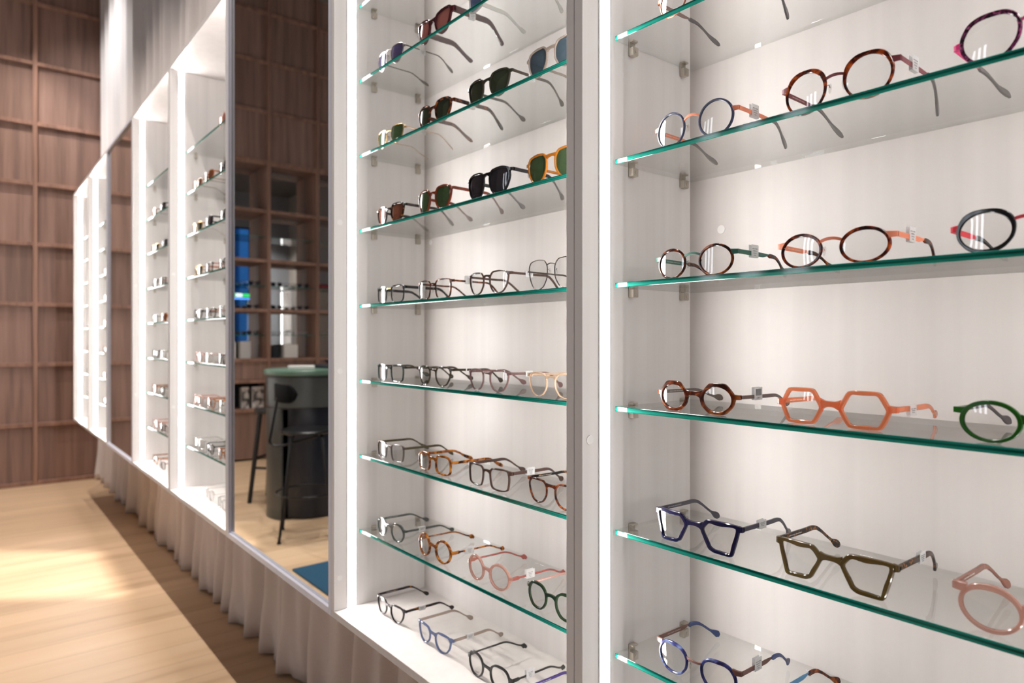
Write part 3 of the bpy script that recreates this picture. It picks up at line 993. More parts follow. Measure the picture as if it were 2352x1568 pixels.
MESHCACHE = {}
def eyewear(sp, loc, rotz=0.0, label='', group=None, cat='eyeglasses', name='eyeglasses', tag_spec=None, lettering=None):
    key = sp.get('key') or id(sp)
    root = empty(name, loc, rotz); tag(root, label, cat, group)
    if key not in MESHCACHE:
        m, g = front_mesh(sp)
        D = {'g': g, 'front': m.mesh('frame_front', sp['mat'], 35)}
        D['lens'] = [lens_mesh(sp, s).mesh('lens', sp.get('mat_lens', M_LENS), 60) for s in (1, -1)]
        if sp.get('mat_bridge'):
            b = MB(); bridge_into(b, g['xb'], g['zb'], g['th'], g['arch'], g['d']*0.7, True)
            D['bridge'] = b.mesh('bridge', sp['mat_bridge'], 35)
        if sp.get('mat_end'):
            D['end'] = []
            for s in (1, -1):
                b = MB(); end_into(b, s, g['xe'], g['W']/2, g['zh'], g['eh'], g['d']*0.75, sp)
                D['end'].append(b.mesh('end_piece', sp['mat_end'], 35))
        st, tot = temple_paths(sp, g)
        D['st'] = st
        T = sp['temple']; split = T.get('split')
        D['temple'] = []; D['tip'] = []
        for s in (1, -1):
            if split:
                a = [q for q in st if q[5] <= split+0.02]; b2 = [q for q in st if q[5] >= split-0.03]
                h = T['h']*MM
                # flat metal blade narrowing to the acetate sleeve
                aa = []
                for (y, z, H, th, ins, u) in a:
                    k = u/split
                    hh = h if k < 0.80 else h*(1-0.72*(k-0.80)/0.20)
                    dzz = 0.0 if k < 0.80 else (h-hh)*0.5*0.6
                    aa.append((y, z+dzz, hh, T.get('tm', 0.9)*MM, ins, u))
                bb = []
                n = len(b2)
                for i, (y, z, H, th, ins, u) in enumerate(b2):
                    bb.append((y, z, max(H, 3.0*MM) if i else 2.4*MM, T.get('t', 3.2)*MM, ins-0.001, u))
                D['temple'].append(loft_temple(aa, s, g['W']).mesh('temple', T['mat'], 35))
                D['tip'].append(loft_temple(bb, s, g['W']).mesh('temple_tip', T['mat_tip'], 35))
            else:
                D['temple'].append(loft_temple(st, s, g['W']).mesh('temple', T['mat'], 35))
        if sp.get('pads'):
            D['pads'] = []
            for s in (1, -1):
                p = MB()
                x, z, y = g['xb']-0.0035, g['zb']-0.0115, 0.0052
                loops = []
                for q in range(7):
                    t = -1+2*q/6; r = math.sqrt(max(0.02, 1-t*t))
                    loops.append([(s*(x+0.0012*math.cos(a)*r - 0.0008*t), y+0.0032*math.sin(a)*r, z+0.0062*t) for a in [2*math.pi*j/10 for j in range(10)]])
                if s < 0: loops = [l[::-1] for l in loops]
                p.loft(loops, cap=True)
                D['pads'].append(p.mesh('nose_pad', M_PAD, 60))
                w = MB()
                w.tube([(s*(g['xb']+0.001), 0.0015, g['zb']-0.008), (s*(x+0.0015), 0.0052, g['zb']-0.0065), (s*x, y, z+0.001)], 0.00045, 6)
                D.setdefault('arms', []).append(w.mesh('pad_arm', sp.get('mat_bridge') or sp['mat'], 60))
        if sp.get('rivet'):
            D['rivet'] = []
            for s in (1, -1):
                r = MB()
                xr, zr = g['xe']+0.0018, g['zh']
                if sp['rivet'] == 'diamond':
                    r.loft([[(s*(xr+a*0.0022), curve_y(xr)-g['d']*0.5-q*0.0003, zr+b*0.0016) for a, b in ((1,0),(0,1),(-1,0),(0,-1))][::(1 if s < 0 else -1)] for q in (0, 1)], cap=True)
                else:
                    for dz in (-0.0012, 0.0012):
                        r.cyl((s*xr, curve_y(xr)-g['d']*0.5-0.0003, zr+dz), 0.0006, 0.0006, 10, 'y')
                D['rivet'].append(r.mesh('rivet', M_RIVET))
        MESHCACHE[key] = D
    D = MESHCACHE[key]; g = D['g']
    fr = link('frame_front', D['front'], root)
    for i in (0, 1): link('lens', D['lens'][i], root)
    if 'bridge' in D: link('bridge', D['bridge'], root)
    if 'end' in D:
        for e in D['end']: link('end_piece', e, root)
    for i in (0, 1):
        t = link('temple', D['temple'][i], root)
        if D['tip']: link('temple_tip', D['tip'][i], t)
        if i == 1 and lettering:
            st = D['st']; body, start, size = lettering
            vs, fs, wd = text_data(body, size*MM)
            q = min(st, key=lambda r: abs(r[0]-(st[0][0]+start*MM)))
            q2 = min(st, key=lambda r: abs(r[0]-(st[0][0]+start*MM+wd)))
            th = sp['temple'].get('tm', 0.9)*MM if sp['temple'].get('split') else q[3]
            x = -g['W']/2 + th + 0.00006
            sl = (q2[1]-q[1])/max(1e-6, q2[0]-q[0])
            k = MB().add([(x+v[2], q[0]+v[0], q[1]+v[1]-size*MM*0.35+sl*v[0]) for v in vs], fs)
            k.build('lettering', M_INKW if not sp.get('ink') else sp['ink'], t)
    if 'pads' in D:
        for i in (0, 1):
            p = link('nose_pad', D['pads'][i], root)
            link('pad_arm', D['arms'][i], p)
    if 'rivet' in D:
        for i in (0, 1): link('rivet', D['rivet'][i], fr)
    if tag_spec: price_tag(root, g, D['st'], tag_spec)
    return root

# ------------------------------------------------------------------ eyewear: colours
M_LENS = clearglass('clear_lens', (0.975, 0.975, 0.972), 0.045)
def sunlens(name, rgb, clear=0.5, f0=0.06):
    c = lin(rgb)
    m, nt, out = newmat(name)
    t = N(nt, 'ShaderNodeBsdfTransparent'); t.inputs[0].default_value = (*[min(1, x**0.5*clear*1.4) for x in c], 1)
    d = N(nt, 'ShaderNodeBsdfDiffuse'); d.inputs[0].default_value = (*c, 1)
    a = N(nt, 'ShaderNodeMixShader'); a.inputs[0].default_value = 0.45
    L(nt, t.outputs[0], a.inputs[1]); L(nt, d.outputs[0], a.inputs[2])
    g = N(nt, 'ShaderNodeBsdfGlossy'); g.inputs['Roughness'].default_value = 0.0
    mx = N(nt, 'ShaderNodeMixShader')
    L(nt, schlick(nt, f0), mx.inputs[0]); L(nt, a.outputs[0], mx.inputs[1]); L(nt, g.outputs[0], mx.inputs[2])
    L(nt, mx.outputs[0], out.inputs[0])
    return m
S_GREEN = sunlens('green_sun_lens', (78, 100, 68), 0.45); S_PINK = sunlens('rose_sun_lens', (176, 112, 104), 0.6)
S_PURP = sunlens('violet_sun_lens', (92, 84, 120), 0.5); S_BLUE = sunlens('blue_sun_lens', (86, 104, 116), 0.5)
S_GREY = sunlens('grey_sun_lens', (62, 60, 66), 0.4); S_BROWN = sunlens('brown_sun_lens', (140, 86, 66), 0.5)
S_DGREEN = sunlens('dark_green_sun_lens', (66, 74, 58), 0.42); S_SKY = sunlens('slate_blue_sun_lens', (92, 108, 146), 0.6)

T_DARK = tortoise('dark_tortoise', (28, 14, 12), (86, 38, 20), (168, 84, 30), 60, .50)
T_RED = tortoise('red_tortoise', (26, 10, 12), (100, 36, 22), (190, 84, 34), 62, .48)
T_BROWN = tortoise('brown_tortoise', (54, 22, 12), (104, 44, 20), (164, 88, 40), 50, .47)
T_AMBER = tortoise('amber_tortoise', (58, 26, 14), (146, 78, 28), (206, 132, 52), 66, .45)
T_BLK = tortoise('black_tortoise', (24, 16, 16), (46, 26, 18), (206, 130, 40), 70, .58)
T_MAG = tortoise('magenta_mottle', (30, 16, 26), (92, 36, 70), (176, 82, 130), 150, .50)
T_OLV = tortoise('olive_tortoise', (46, 40, 40), (92, 64, 44), (170, 112, 62), 150, .52)
C_BLACK = pbr('black_acetate', (20, 19, 22), 0.12); C_NAVY = pbr('navy_acetate', (24, 22, 58), 0.10)
C_GREEN = pbr('green_acetate', (30, 84, 22), 0.14); C_DGREEN = pbr('dark_green_acetate', (28, 42, 24), 0.18)
C_DGREY = pbr('charcoal_acetate', (70, 64, 66), 0.15); C_STEEL = pbr('slate_round_acetate', (66, 70, 92), 0.2, var=0.2, vscale=200)
C_COGNAC = pbr('cognac_acetate', (112, 42, 22), 0.12); C_BROWN = pbr('brown_acetate', (74, 54, 48), 0.15)
C_TAUPE = pbr('taupe_acetate', (98, 84, 80), 0.15); C_OLIVE = pbr('olive_acetate', (76, 68, 44), 0.15)
C_BURG = pbr('burgundy_acetate', (62, 20, 26), 0.10); C_HONEY = crystal('honey_acetate', (192, 120, 38), 0.15)
C_HORN = tortoise('blue_horn', (28, 28, 70), (58, 62, 120), (132, 150, 196), 40, .46)
C_TEAL = crystal('teal_fade', (52, 66, 66), 0.25); C_GREYX = crystal('grey_crystal', (104, 108, 104), 0.28)
C_ORNG = crystal('orange_crystal', (242, 160, 116), 0.55, (255, 206, 180)); C_PINKX = crystal('pink_crystal', (220, 176, 162), 0.5, (250, 228, 220))
C_OLIVX = crystal('olive_crystal', (108, 88, 50), 0.25, (206, 190, 146)); C_MAUVE = crystal('mauve_crystal', (150, 118, 116), 0.35)
C_CHAMP = crystal('champagne_crystal', (232, 204, 176), 0.5); C_CLEAR = crystal('clear_crystal', (216, 214, 210), 0.6)
C_BLUEX = crystal('blue_crystal', (112, 128, 172), 0.35); C_GREIGE = crystal('greige_crystal', (176, 160, 148), 0.45)
C_OLVD = crystal('dark_olive_crystal', (78, 66, 50), 0.2); C_ROSE = pbr('dusty_rose_acetate', (154, 84, 76), 0.18)
C_PURP = pbr('purple_acetate', (66, 52, 112), 0.15); C_PALEP = crystal('pale_pink_acetate', (226, 184, 172), 0.3)
P_CORAL = pbr('coral_metal', (236, 142, 108), 0.38); P_GREEN = pbr('green_metal', (44, 96, 82), 0.38)
P_RED = pbr('red_metal', (206, 16, 44), 0.35); P_WINE = pbr('wine_metal', (120, 52, 60), 0.38)
P_MAG = pbr('magenta_metal', (214, 20, 112), 0.35); P_BRN = pbr('brown_metal', (112, 80, 72), 0.35, 0.3)
P_BLUE = pbr('blue_metal', (74, 128, 168), 0.4); P_COPPER = pbr('copper_metal', (176, 108, 84), 0.3, 0.7)
K_GOLD = pbr('gold_metal', (214, 176, 116), 0.22, 0.95); K_GUN = pbr('gunmetal', (96, 88, 84), 0.25, 0.9)
K_SILV = pbr('silver_metal', (206, 202, 200), 0.2, 0.95)

# ------------------------------------------------------------------ eyewear: models
def acet(mat, tmat=None, tip='hole', h=5.6, t=3.4, **k):
    d = dict(mat=tmat or mat, tip=tip, h=h, t=t); d.update(k); return d
def blade(mat, tipmat, tip='paddle', h=6.4, **k):
    d = dict(mat=mat, mat_tip=tipmat, tip=tip, h=h, split=0.52, t=3.0, tm=0.9, waist=3.6); d.update(k); return d
def MD(key, shape, w, lens, rim, mat, temple, **k):
    d = dict(key=key, shape=shape, w=w, lens=lens, rim=rim, mat=mat, temple=temple, hinge=0.72); d.update(k); return d

AV = 'ANNE & VALENTIN   MADE IN FRANCE'
LT = (AV, 22, 1.9)
sh = lambda key, k: LV[k] + GT/2 + 0.0002
def at(key, k): return sh(key, k) if k < 8 else FLOORZ + 0.0002
PLX = {'R': [-0.596, -0.396, -0.193], 'C': [-1.508, -1.303, -1.099, -0.905],
       'D': [-3.31, -3.115, -2.915], 'E': [-4.21, -4.01, -3.81], 'F': [-6.0], 'G': [-6.905]}
GRP = 'pairs of eyewear on display'
def put(key, k, i, sp, desc, place, dx=0.0, y=0.088, rz=0.0, tagged=None, let=None, sun=False):
    name = 'sunglasses' if sun else 'eyeglasses'
    return eyewear(sp, (PLX[key][i]+dx, y, at(key, k)), R(rz), f'{desc} {place}', GRP, name, name, tagged, let)

TG = (40, 3.5, (18, 18), 'lines'); TGB = (44, 4.5, (20, 18), 'barcode'); TGS = (44, -0.5, (19, 11), 'lines'); TGH = (48, -4, (17, 14), 'lines')
# --- nearest bay
m = MD('r2a', 'cut', 144, (54, 48), (2.4, 2.6, 2.2), P_COPPER, blade(P_BRN, C_DGREY), metal=True, depth=2.6, bridge=(.7, 2.6, 1.5), mat_bridge=P_COPPER, pads=True)
put('R', 2, 0, m, 'copper-rimmed angular eyeglasses', 'cut by top of photo on first visible shelf of nearest bay', tagged=TG)
m = dict(m, key='r2b', mat=T_BROWN, lens=(56, 47))
put('R', 2, 1, m, 'brown eyeglasses with only rim bottom showing', 'at top edge of photo in nearest bay')
m = MD('r3a', 'round', 145, (55, 54), (3.2, 3.4, 3.2), C_STEEL, blade(P_CORAL, C_DGREY), depth=3.6, bridge=(.66, 3.4, 5), mat_bridge=P_CORAL, mat_end=P_CORAL, pads=True, hinge=.64, eh=6.5)
put('R', 3, 0, m, 'round slate-blue rimmed eyeglasses with coral metal bridge', 'second visible shelf of nearest bay', tagged=TG, let=LT, dx=-.004)
m = MD('r3b', 'cut', 146, (57, 57), (3.6, 4.4, 3.2), T_RED, blade(P_WINE, C_DGREY, tip='paddle'), inner='round', depth=3.8, bridge=(.66, 3.4, 2), mat_bridge=P_WINE, mat_end=P_WINE, pads=True, hinge=.70, eh=7)
put('R', 3, 1, m, 'dark tortoise pantos eyeglasses with wine-red metal bridge', 'second visible shelf of nearest bay', tagged=TG, let=LT, y=.098)
m = MD('r3c', 'cut', 146, (57, 52), (3.8, 4.6, 3.4), T_MAG, blade(P_MAG, C_DGREY, tip='paddle'), depth=3.8, bridge=(.66, 3.6, 2), mat_bridge=P_MAG, mat_end=P_MAG, hinge=.52, eh=7)
put('R', 3, 2, m, 'magenta and black mottled eyeglasses with pink arm', 'at right edge of photo in nearest bay')
m = MD('r4a', 'round', 142, (54, 46), (3.2, 4.2, 3.0), T_DARK, blade(P_GREEN, T_DARK), depth=3.8, bridge=(.70, 3.6, 3), mat_bridge=P_GREEN, mat_end=P_GREEN, pads=True, hinge=.70, eh=7)
put('R', 4, 0, m, 'round tortoise eyeglasses with dark green metal bridge', 'third visible shelf of nearest bay', tagged=TG, let=LT, dx=-.003)
m = MD('r4b', 'oval', 147, (57, 44), (3.6, 4.4, 3.2), T_RED, blade(P_CORAL, T_DARK), depth=4.0, bridge=(.70, 3.8, 3), mat_bridge=P_CORAL, mat_end=P_CORAL, pads=True, hinge=.72, eh=7)
put('R', 4, 1, m, 'oval red-brown tortoise eyeglasses with coral metal bridge', 'third visible shelf of nearest bay', tagged=TG, let=LT)
m = MD('r4c', 'cut', 146, (55, 46), (3.8, 4.2, 3.8), C_BLACK, blade(P_RED, C_BLACK), depth=4.0, bridge=(.70, 3.6, 2), mat_bridge=P_RED, mat_end=P_RED, inner='round', hinge=.62, eh=7)
put('R', 4, 2, m, 'black angular-rimmed eyeglasses with bright red metal arms', 'third visible shelf of nearest bay', dx=-.003)
m = MD('r5a', 'octo', 142, (55, 45), (5.4, 6.0, 4.2), T_BROWN, acet(T_BROWN, C_TAUPE, 'bulb', 5.2), inner='round', depth=5.0, bridge=(.60, 6.5, 1.5), hinge=.58, eh=7)
put('R', 5, 0, m, 'tortoise octagonal eyeglasses with round openings and barcode tag', 'fourth visible shelf of nearest bay', tagged=TGB, let=LT)
m = MD('r5b', 'hex', 147, (58, 46), (5.0, 5.6, 5.0), C_ORNG, acet(C_ORNG, None, 'bulb', 6.6), depth=5.0, bridge=(.58, 7.5, 1), hinge=.56, eh=8)
put('R', 5, 1, m, 'translucent orange hexagonal eyeglasses', 'on fourth visible shelf of nearest bay', tagged=(42, -3, (18, 12), 'lines'), let=LT)
m = MD('r5c', 'oval', 146, (58, 44), (5.0, 4.6, 3.4), C_GREEN, acet(C_DGREY, None, 'bulb', 5.6), depth=4.6, bridge=(.60, 6, 1), hinge=.72, eh=6.5)
put('R', 5, 2, m, 'glossy green oval eyeglasses with charcoal arms', 'at right edge of photo in nearest bay', let=LT)
m = MD('r6a', 'cat', 150, (60, 47), (5.2, 6.8, 5.0), C_NAVY, acet(C_DGREY, pbr('navy_grey_acetate', (62, 60, 72), .14), 'hole', 6.4), depth=5.2, end=4, bridge=(.75, 6, 0.6), hinge=.87, eh=8)
put('R', 6, 0, m, 'black-navy cat-eye eyeglasses with rivets', 'fifth visible shelf of nearest bay', tagged=(48, 1, (18, 12), 'lines'), let=LT)
m = MD('r6b', 'cat', 150, (60, 47), (5.4, 7.0, 5.4), C_OLIVX, acet(T_OLV, None, 'hole', 7.2), depth=5.2, end=4, bridge=(.75, 6.5, 0.6), hinge=.87, eh=8.5)
put('R', 6, 1, m, 'translucent olive cat-eye eyeglasses with speckled arms', 'fifth visible shelf of nearest bay', tagged=(66, 1, (17, 13), 'lines'), let=LT)
m = MD('r6c', 'oval', 148, (60, 50), (4.4, 6.8, 4.6), C_PINKX, acet(C_PINKX, crystal('rosewood_crystal', (164, 110, 92), .25), 'hole', 7.4), depth=5.2, bridge=(.62, 8, 2), hinge=.80, eh=9)
put('R', 6, 2, m, 'translucent pink oval eyeglasses', 'at right edge of photo on fifth visible shelf of nearest bay', let=LT)
m = MD('r7a', 'cut', 146, (56, 47), (3.4, 5.4, 3.0), C_HORN, blade(P_BRN, pbr('blue_sleeve', (58, 72, 116), .2), tip='wedge', h=7), depth=4.4, bridge=(.70, 3.6, -1), mat_bridge=P_BRN, pads=True, hinge=.82, eh=7.5, mat_end=P_BRN)
put('R', 7, 0, m, 'blue horn-effect eyeglasses with brown metal arms', 'lowest visible shelf of nearest bay', tagged=TG, let=LT)
m = MD('r7b', 'round', 146, (56, 46), (3.2, 4.6, 3.2), P_BLUE, blade(P_BLUE, T_BROWN, tip='wedge', h=7), depth=3.8, bridge=(.70, 3.6, 1), mat_bridge=P_BLUE, hinge=.80, eh=7)
put('R', 7, 1, m, 'blue metal eyeglasses showing one arm', 'at bottom edge of photo in nearest bay')

# --- middle bay: sunglasses on the upper shelves
def pl(k): return f'{ORD[k]} shelf, middle bay' if k < 8 else 'on floor of middle bay'
m = MD('c1a', 'drop', 140, (54, 48), (1.6, 1.6, 1.6), K_SILV, acet(K_GUN, None, 'paddle', 2.6, 1.6), metal=True, depth=2.2, bridge=(.86, 1.8, 2), mat_lens=S_PURP, pads=True)
put('C', 1, 0, m, 'silver aviator sunglasses with violet lenses,', pl(1), sun=True, tagged=TGH)
m = MD('c1b', 'cateye', 150, (60, 56), (5, 6, 4.4), C_BURG, acet(crystal('dark_plum', (96, 70, 70), .1), None, 'hole', 15, 4, wide=1, waist=9), depth=5.5, bridge=(.7, 8, 2), mat_lens=S_PINK, hinge=.8, eh=12)
put('C', 1, 1, m, 'chunky burgundy sunglasses with rose lenses,', pl(1), sun=True, tagged=TGH)
m = MD('c1c', 'square', 148, (58, 54), (4, 4.5, 4), C_CLEAR, acet(C_CLEAR, None, 'hole', 10, 3.6, wide=1, waist=6), depth=5, bridge=(.7, 6, 2), mat_lens=S_SKY, hinge=.78)
put('C', 1, 2, m, 'clear-framed sunglasses with blue lenses,', pl(1), sun=True)
m = MD('c2a', 'panto', 142, (54, 46), (1.6, 1.8, 1.6), K_GOLD, acet(C_CHAMP, None, 'plain', 3, 1.8), metal=True, depth=2.4, bridge=(.74, 1.8, 3), mat_lens=S_GREEN, pads=True)
put('C', 2, 0, m, 'small gold sunglasses with green lenses,', pl(2), sun=True, tagged=TGH)
m = MD('c2b', 'panto', 148, (58, 54), (4, 4.6, 3.6), T_DARK, acet(T_DARK, None, 'paddle', 8.5, 3.4, waist=6), depth=5, bridge=(.72, 6, 2), mat_lens=S_DGREEN, hinge=.78, rivet='dots')
put('C', 2, 1, m, 'tortoise sunglasses with green lenses,', pl(2), sun=True, tagged=TGH)
m = MD('c2c', 'panto', 150, (59, 54), (3.8, 4.4, 3.4), pbr('dark_olive_acetate', (44, 42, 34), .12), acet(C_GREYX, pbr('dark_umber_acetate', (66, 56, 48), .14), 'hole', 5.4, 3.2), depth=4.6, bridge=(.76, 5, 2), mat_lens=S_DGREEN, hinge=.80)
put('C', 2, 2, m, 'dark olive sunglasses with deep green lenses,', pl(2), sun=True, tagged=TGH)
m = MD('c2d', 'panto', 150, (60, 55), (3.6, 4, 3.4), C_GREIGE, acet(C_GREIGE, None, 'hole', 4.6, 3), depth=4.6, bridge=(.78, 5, 2), mat_lens=S_BLUE, hinge=.76, rivet='dots')
put('C', 2, 3, m, 'pale greige sunglasses with blue lenses,', pl(2), sun=True)
m = MD('c3a', 'panto', 146, (56, 50), (4, 4.6, 3.4), T_BLK, acet(C_BROWN, pbr('espresso_acetate', (48, 32, 28), .12), 'paddle', 6.4), depth=4.6, bridge=(.74, 5, 2), mat_lens=S_BROWN, hinge=.82, rivet='diamond')
put('C', 3, 0, m, 'dark tortoise sunglasses with brown lenses,', pl(3), sun=True, tagged=TGH)
m = MD('c3b', 'panto', 150, (59, 57), (4, 4.6, 3.6), C_COGNAC, acet(C_COGNAC, None, 'hole', 6.6), depth=4.8, bridge=(.74, 5, 2), mat_lens=S_GREEN, hinge=.80, rivet='diamond')
put('C', 3, 1, m, 'cognac brown sunglasses with green lenses,', pl(3), sun=True)
m = MD('c3c', 'drop', 152, (62, 57), (4, 4.4, 3.6), C_BLACK, acet(C_BLACK, None, 'hole', 7), depth=5, bridge=(.80, 6, 2), mat_lens=S_GREY, hinge=.82, rivet='dots')
put('C', 3, 2, m, 'glossy black sunglasses with grey lenses,', pl(3), sun=True, tagged=TGH)
m = MD('c3d', 'panto', 152, (60, 56), (3.8, 4.4, 3.6), C_HONEY, acet(C_HONEY, None, 'hole', 5), depth=4.8, bridge=(.80, 5, 2), mat_lens=S_GREEN, hinge=.74)
put('C', 3, 3, m, 'honey-coloured sunglasses with green lenses,', pl(3), sun=True)
# --- middle bay: clear frames
m = MD('c4a', 'square', 144, (55, 44), (1.5, 4.6, 1.3), C_BLACK, acet(C_BLACK, None, 'paddle', 7, 3.4, waist=5), depth=3.6, bridge=(.78, 2, 2), mat_bridge=K_GOLD, pads=True, hinge=.84, eh=8)
put('C', 4, 0, m, 'black browline eyeglasses with gold bridge,', pl(4), tagged=TGS)
m = MD('c4b', 'square', 146, (57, 45), (2.4, 3, 2.2), T_DARK, acet(C_BROWN, T_BROWN, 'plain', 4, 2.6), depth=3.8, bridge=(.74, 3.6, 2), pads=True, hinge=.86, rivet='dots')
put('C', 4, 1, m, 'slim dark tortoise eyeglasses,', pl(4), tagged=TG)
m = MD('c4c', 'panto', 144, (57, 48), (2.8, 3.2, 2.6), C_BROWN, acet(C_BROWN, None, 'plain', 4.6, 3), depth=4, bridge=(.76, 4, 2), hinge=.84, rivet='dots')
put('C', 4, 2, m, 'matt brown keyhole-bridge eyeglasses,', pl(4), tagged=TGS)
m = MD('c4d', 'panto', 148, (59, 57), (1.5, 1.5, 1.5), K_GUN, acet(K_GUN, None, 'plain', 3, 1.6), metal=True, depth=2.4, bridge=(.78, 1.8, 3), pads=True, hinge=.66, eh=3)
put('C', 4, 3, m, 'thin gunmetal wire eyeglasses,', pl(4))
m = MD('c5a', 'square', 142, (54, 44), (2.6, 3.6, 2.4), C_TEAL, acet(C_OLVD, None, 'hole', 5), depth=4.2, bridge=(.76, 4, 2), hinge=.84)
put('C', 5, 0, m, 'teal-to-clear square eyeglasses,', pl(5))
m = MD('c5b', 'panto', 144, (55, 46), (3.0, 3.6, 2.6), C_OLVD, acet(C_OLVD, None, 'hole', 5.2), depth=4.2, bridge=(.76, 4, 2), hinge=.84, rivet='dots')
put('C', 5, 1, m, 'dark olive translucent eyeglasses,', pl(5), tagged=(34, 0, (3, 9), 'none'))
m = MD('c5c', 'panto', 144, (56, 46), (2.8, 3.2, 2.6), C_MAUVE, acet(C_MAUVE, None, 'hole', 5), depth=4.2, bridge=(.80, 4, 1), hinge=.84)
put('C', 5, 2, m, 'mauve translucent pantos eyeglasses,', pl(5), tagged=TGS)
m = MD('c5d', 'panto', 146, (57, 46), (2.8, 3.0, 2.4), C_CHAMP, acet(C_CHAMP, None, 'hole', 4.6), depth=4.2, bridge=(.80, 3.4, 2), hinge=.86)
put('C', 5, 3, m, 'champagne clear eyeglasses,', pl(5))
m = MD('c6a', 'square', 144, (55, 44), (2.8, 3.4, 2.6), C_TAUPE, acet(C_OLIVE, None, 'paddle', 5.6), depth=4.2, bridge=(.78, 4, 2), hinge=.84)
put('C', 6, 0, m, 'taupe square eyeglasses with olive arms,', pl(6))
m = MD('c6b', 'chunky', 146, (56, 44), (4, 4.6, 3.6), T_AMBER, acet(T_AMBER, None, 'paddle', 6.2, waist=4.6), depth=4.8, bridge=(.72, 6, 2), hinge=.72, rivet='dots')
put('C', 6, 1, m, 'amber tortoise squared eyeglasses,', pl(6))
m = MD('c6c', 'square', 148, (58, 46), (3.2, 4.0, 3.0), C_BROWN, acet(C_BROWN, None, 'hole', 6.2), depth=4.4, bridge=(.76, 5, 2), hinge=.86, rivet='dots', eh=8)
put('C', 6, 2, m, 'brown keyhole-bridge eyeglasses,', pl(6), tagged=(46, 1, (20, 14), 'lines'))
m = MD('c6d', 'panto', 146, (57, 46), (3.0, 3.8, 2.8), T_DARK, acet(C_BROWN, T_BLK, 'hole', 5), depth=4.2, bridge=(.80, 5, 1), hinge=.90)
put('C', 6, 3, m, 'dark tortoise pantos eyeglasses', 'cut by divider, ' + pl(6), let=LT)
m = MD('c7a', 'cut', 146, (55, 46), (3.6, 4.6, 3.2), C_GREYX, acet(C_GREYX, None, 'bulb', 5.4), inner='round', depth=4.6, bridge=(.70, 4.6, 2), hinge=.70)
put('C', 7, 0, m, 'grey crystal eyeglasses with brow corners,', pl(7), tagged=TGS, let=LT)
m = MD('c7b', 'round', 146, (56, 52), (4.4, 4.8, 4.0), T_AMBER, acet(T_AMBER, None, 'diamond', 4, 3.6, block=1), depth=5.4, bridge=(.62, 6, 1), hinge=.58, eh=7)
put('C', 7, 1, m, 'round amber tortoise eyeglasses,', pl(7), tagged=(42, 0, (24, 15), 'lines'), let=(AV, 28, 1.7))
m = MD('c7c', 'round', 150, (60, 52), (4.4, 5.0, 4.4), C_PINKX, acet(C_ROSE, None, 'diamond', 4, 3.6, block=1), depth=5.4, bridge=(.62, 6, 1), hinge=.58, eh=7)
put('C', 7, 2, m, 'large round pink crystal eyeglasses,', pl(7), tagged=(44, 3, (22, 17), 'lines'), let=(AV, 28, 1.7))
m = MD('c7d', 'cut', 148, (57, 50), (4.2, 5.4, 3.8), C_DGREEN, acet(C_PALEP, None, 'diamond', 4, 3.2), depth=5, bridge=(.66, 5.4, 3), hinge=.72, eh=7)
put('C', 7, 3, m, 'dark green eyeglasses with pale pink arms,', pl(7), let=LT)
m = MD('c8a', 'panto', 146, (57, 44), (3.2, 4.6, 3.0), pbr('black_grey_acetate', (46, 42, 44), .14), acet(T_BLK, None, 'bulb', 6), depth=4.6, bridge=(.74, 5, 1), hinge=.86, rivet='dots', eh=7)
put('C', 8, 0, m, 'black eyeglasses with tortoise arms', pl(8), tagged=TGS, let=LT)
m = MD('c8b', 'panto', 146, (57, 44), (3.4, 5.0, 3.2), C_BLUEX, acet(C_GREIGE, None, 'hole', 6), depth=4.6, bridge=(.74, 5.4, 1), hinge=.86, eh=7)
put('C', 8, 1, m, 'translucent blue eyeglasses with clear arms', pl(8), tagged=TGS)
m = MD('c8c', 'cut', 150, (58, 50), (3.8, 4.6, 3.6), pbr('matt_black_acetate', (34, 33, 32), .3), acet(C_BLACK, pbr('matt_black_arm', (36, 35, 33), .3), 'diamond', 4, 3.6, block=1), depth=4.6, bridge=(.66, 5, 1), hinge=.62, eh=7)
put('C', 8, 2, m, 'matt black eyeglasses with angular rims', pl(8), tagged=(44, 3, (22, 16), 'lines'), let=(AV, 28, 1.7))
m = MD('c8d', 'round', 148, (57, 46), (3.6, 4.6, 3.4), C_PURP, acet(C_PURP, None, 'bulb', 5.6), depth=4.6, bridge=(.66, 5, 1), hinge=.84, eh=7)
put('C', 8, 3, m, 'purple eyeglasses showing one arm', pl(8), let=LT)

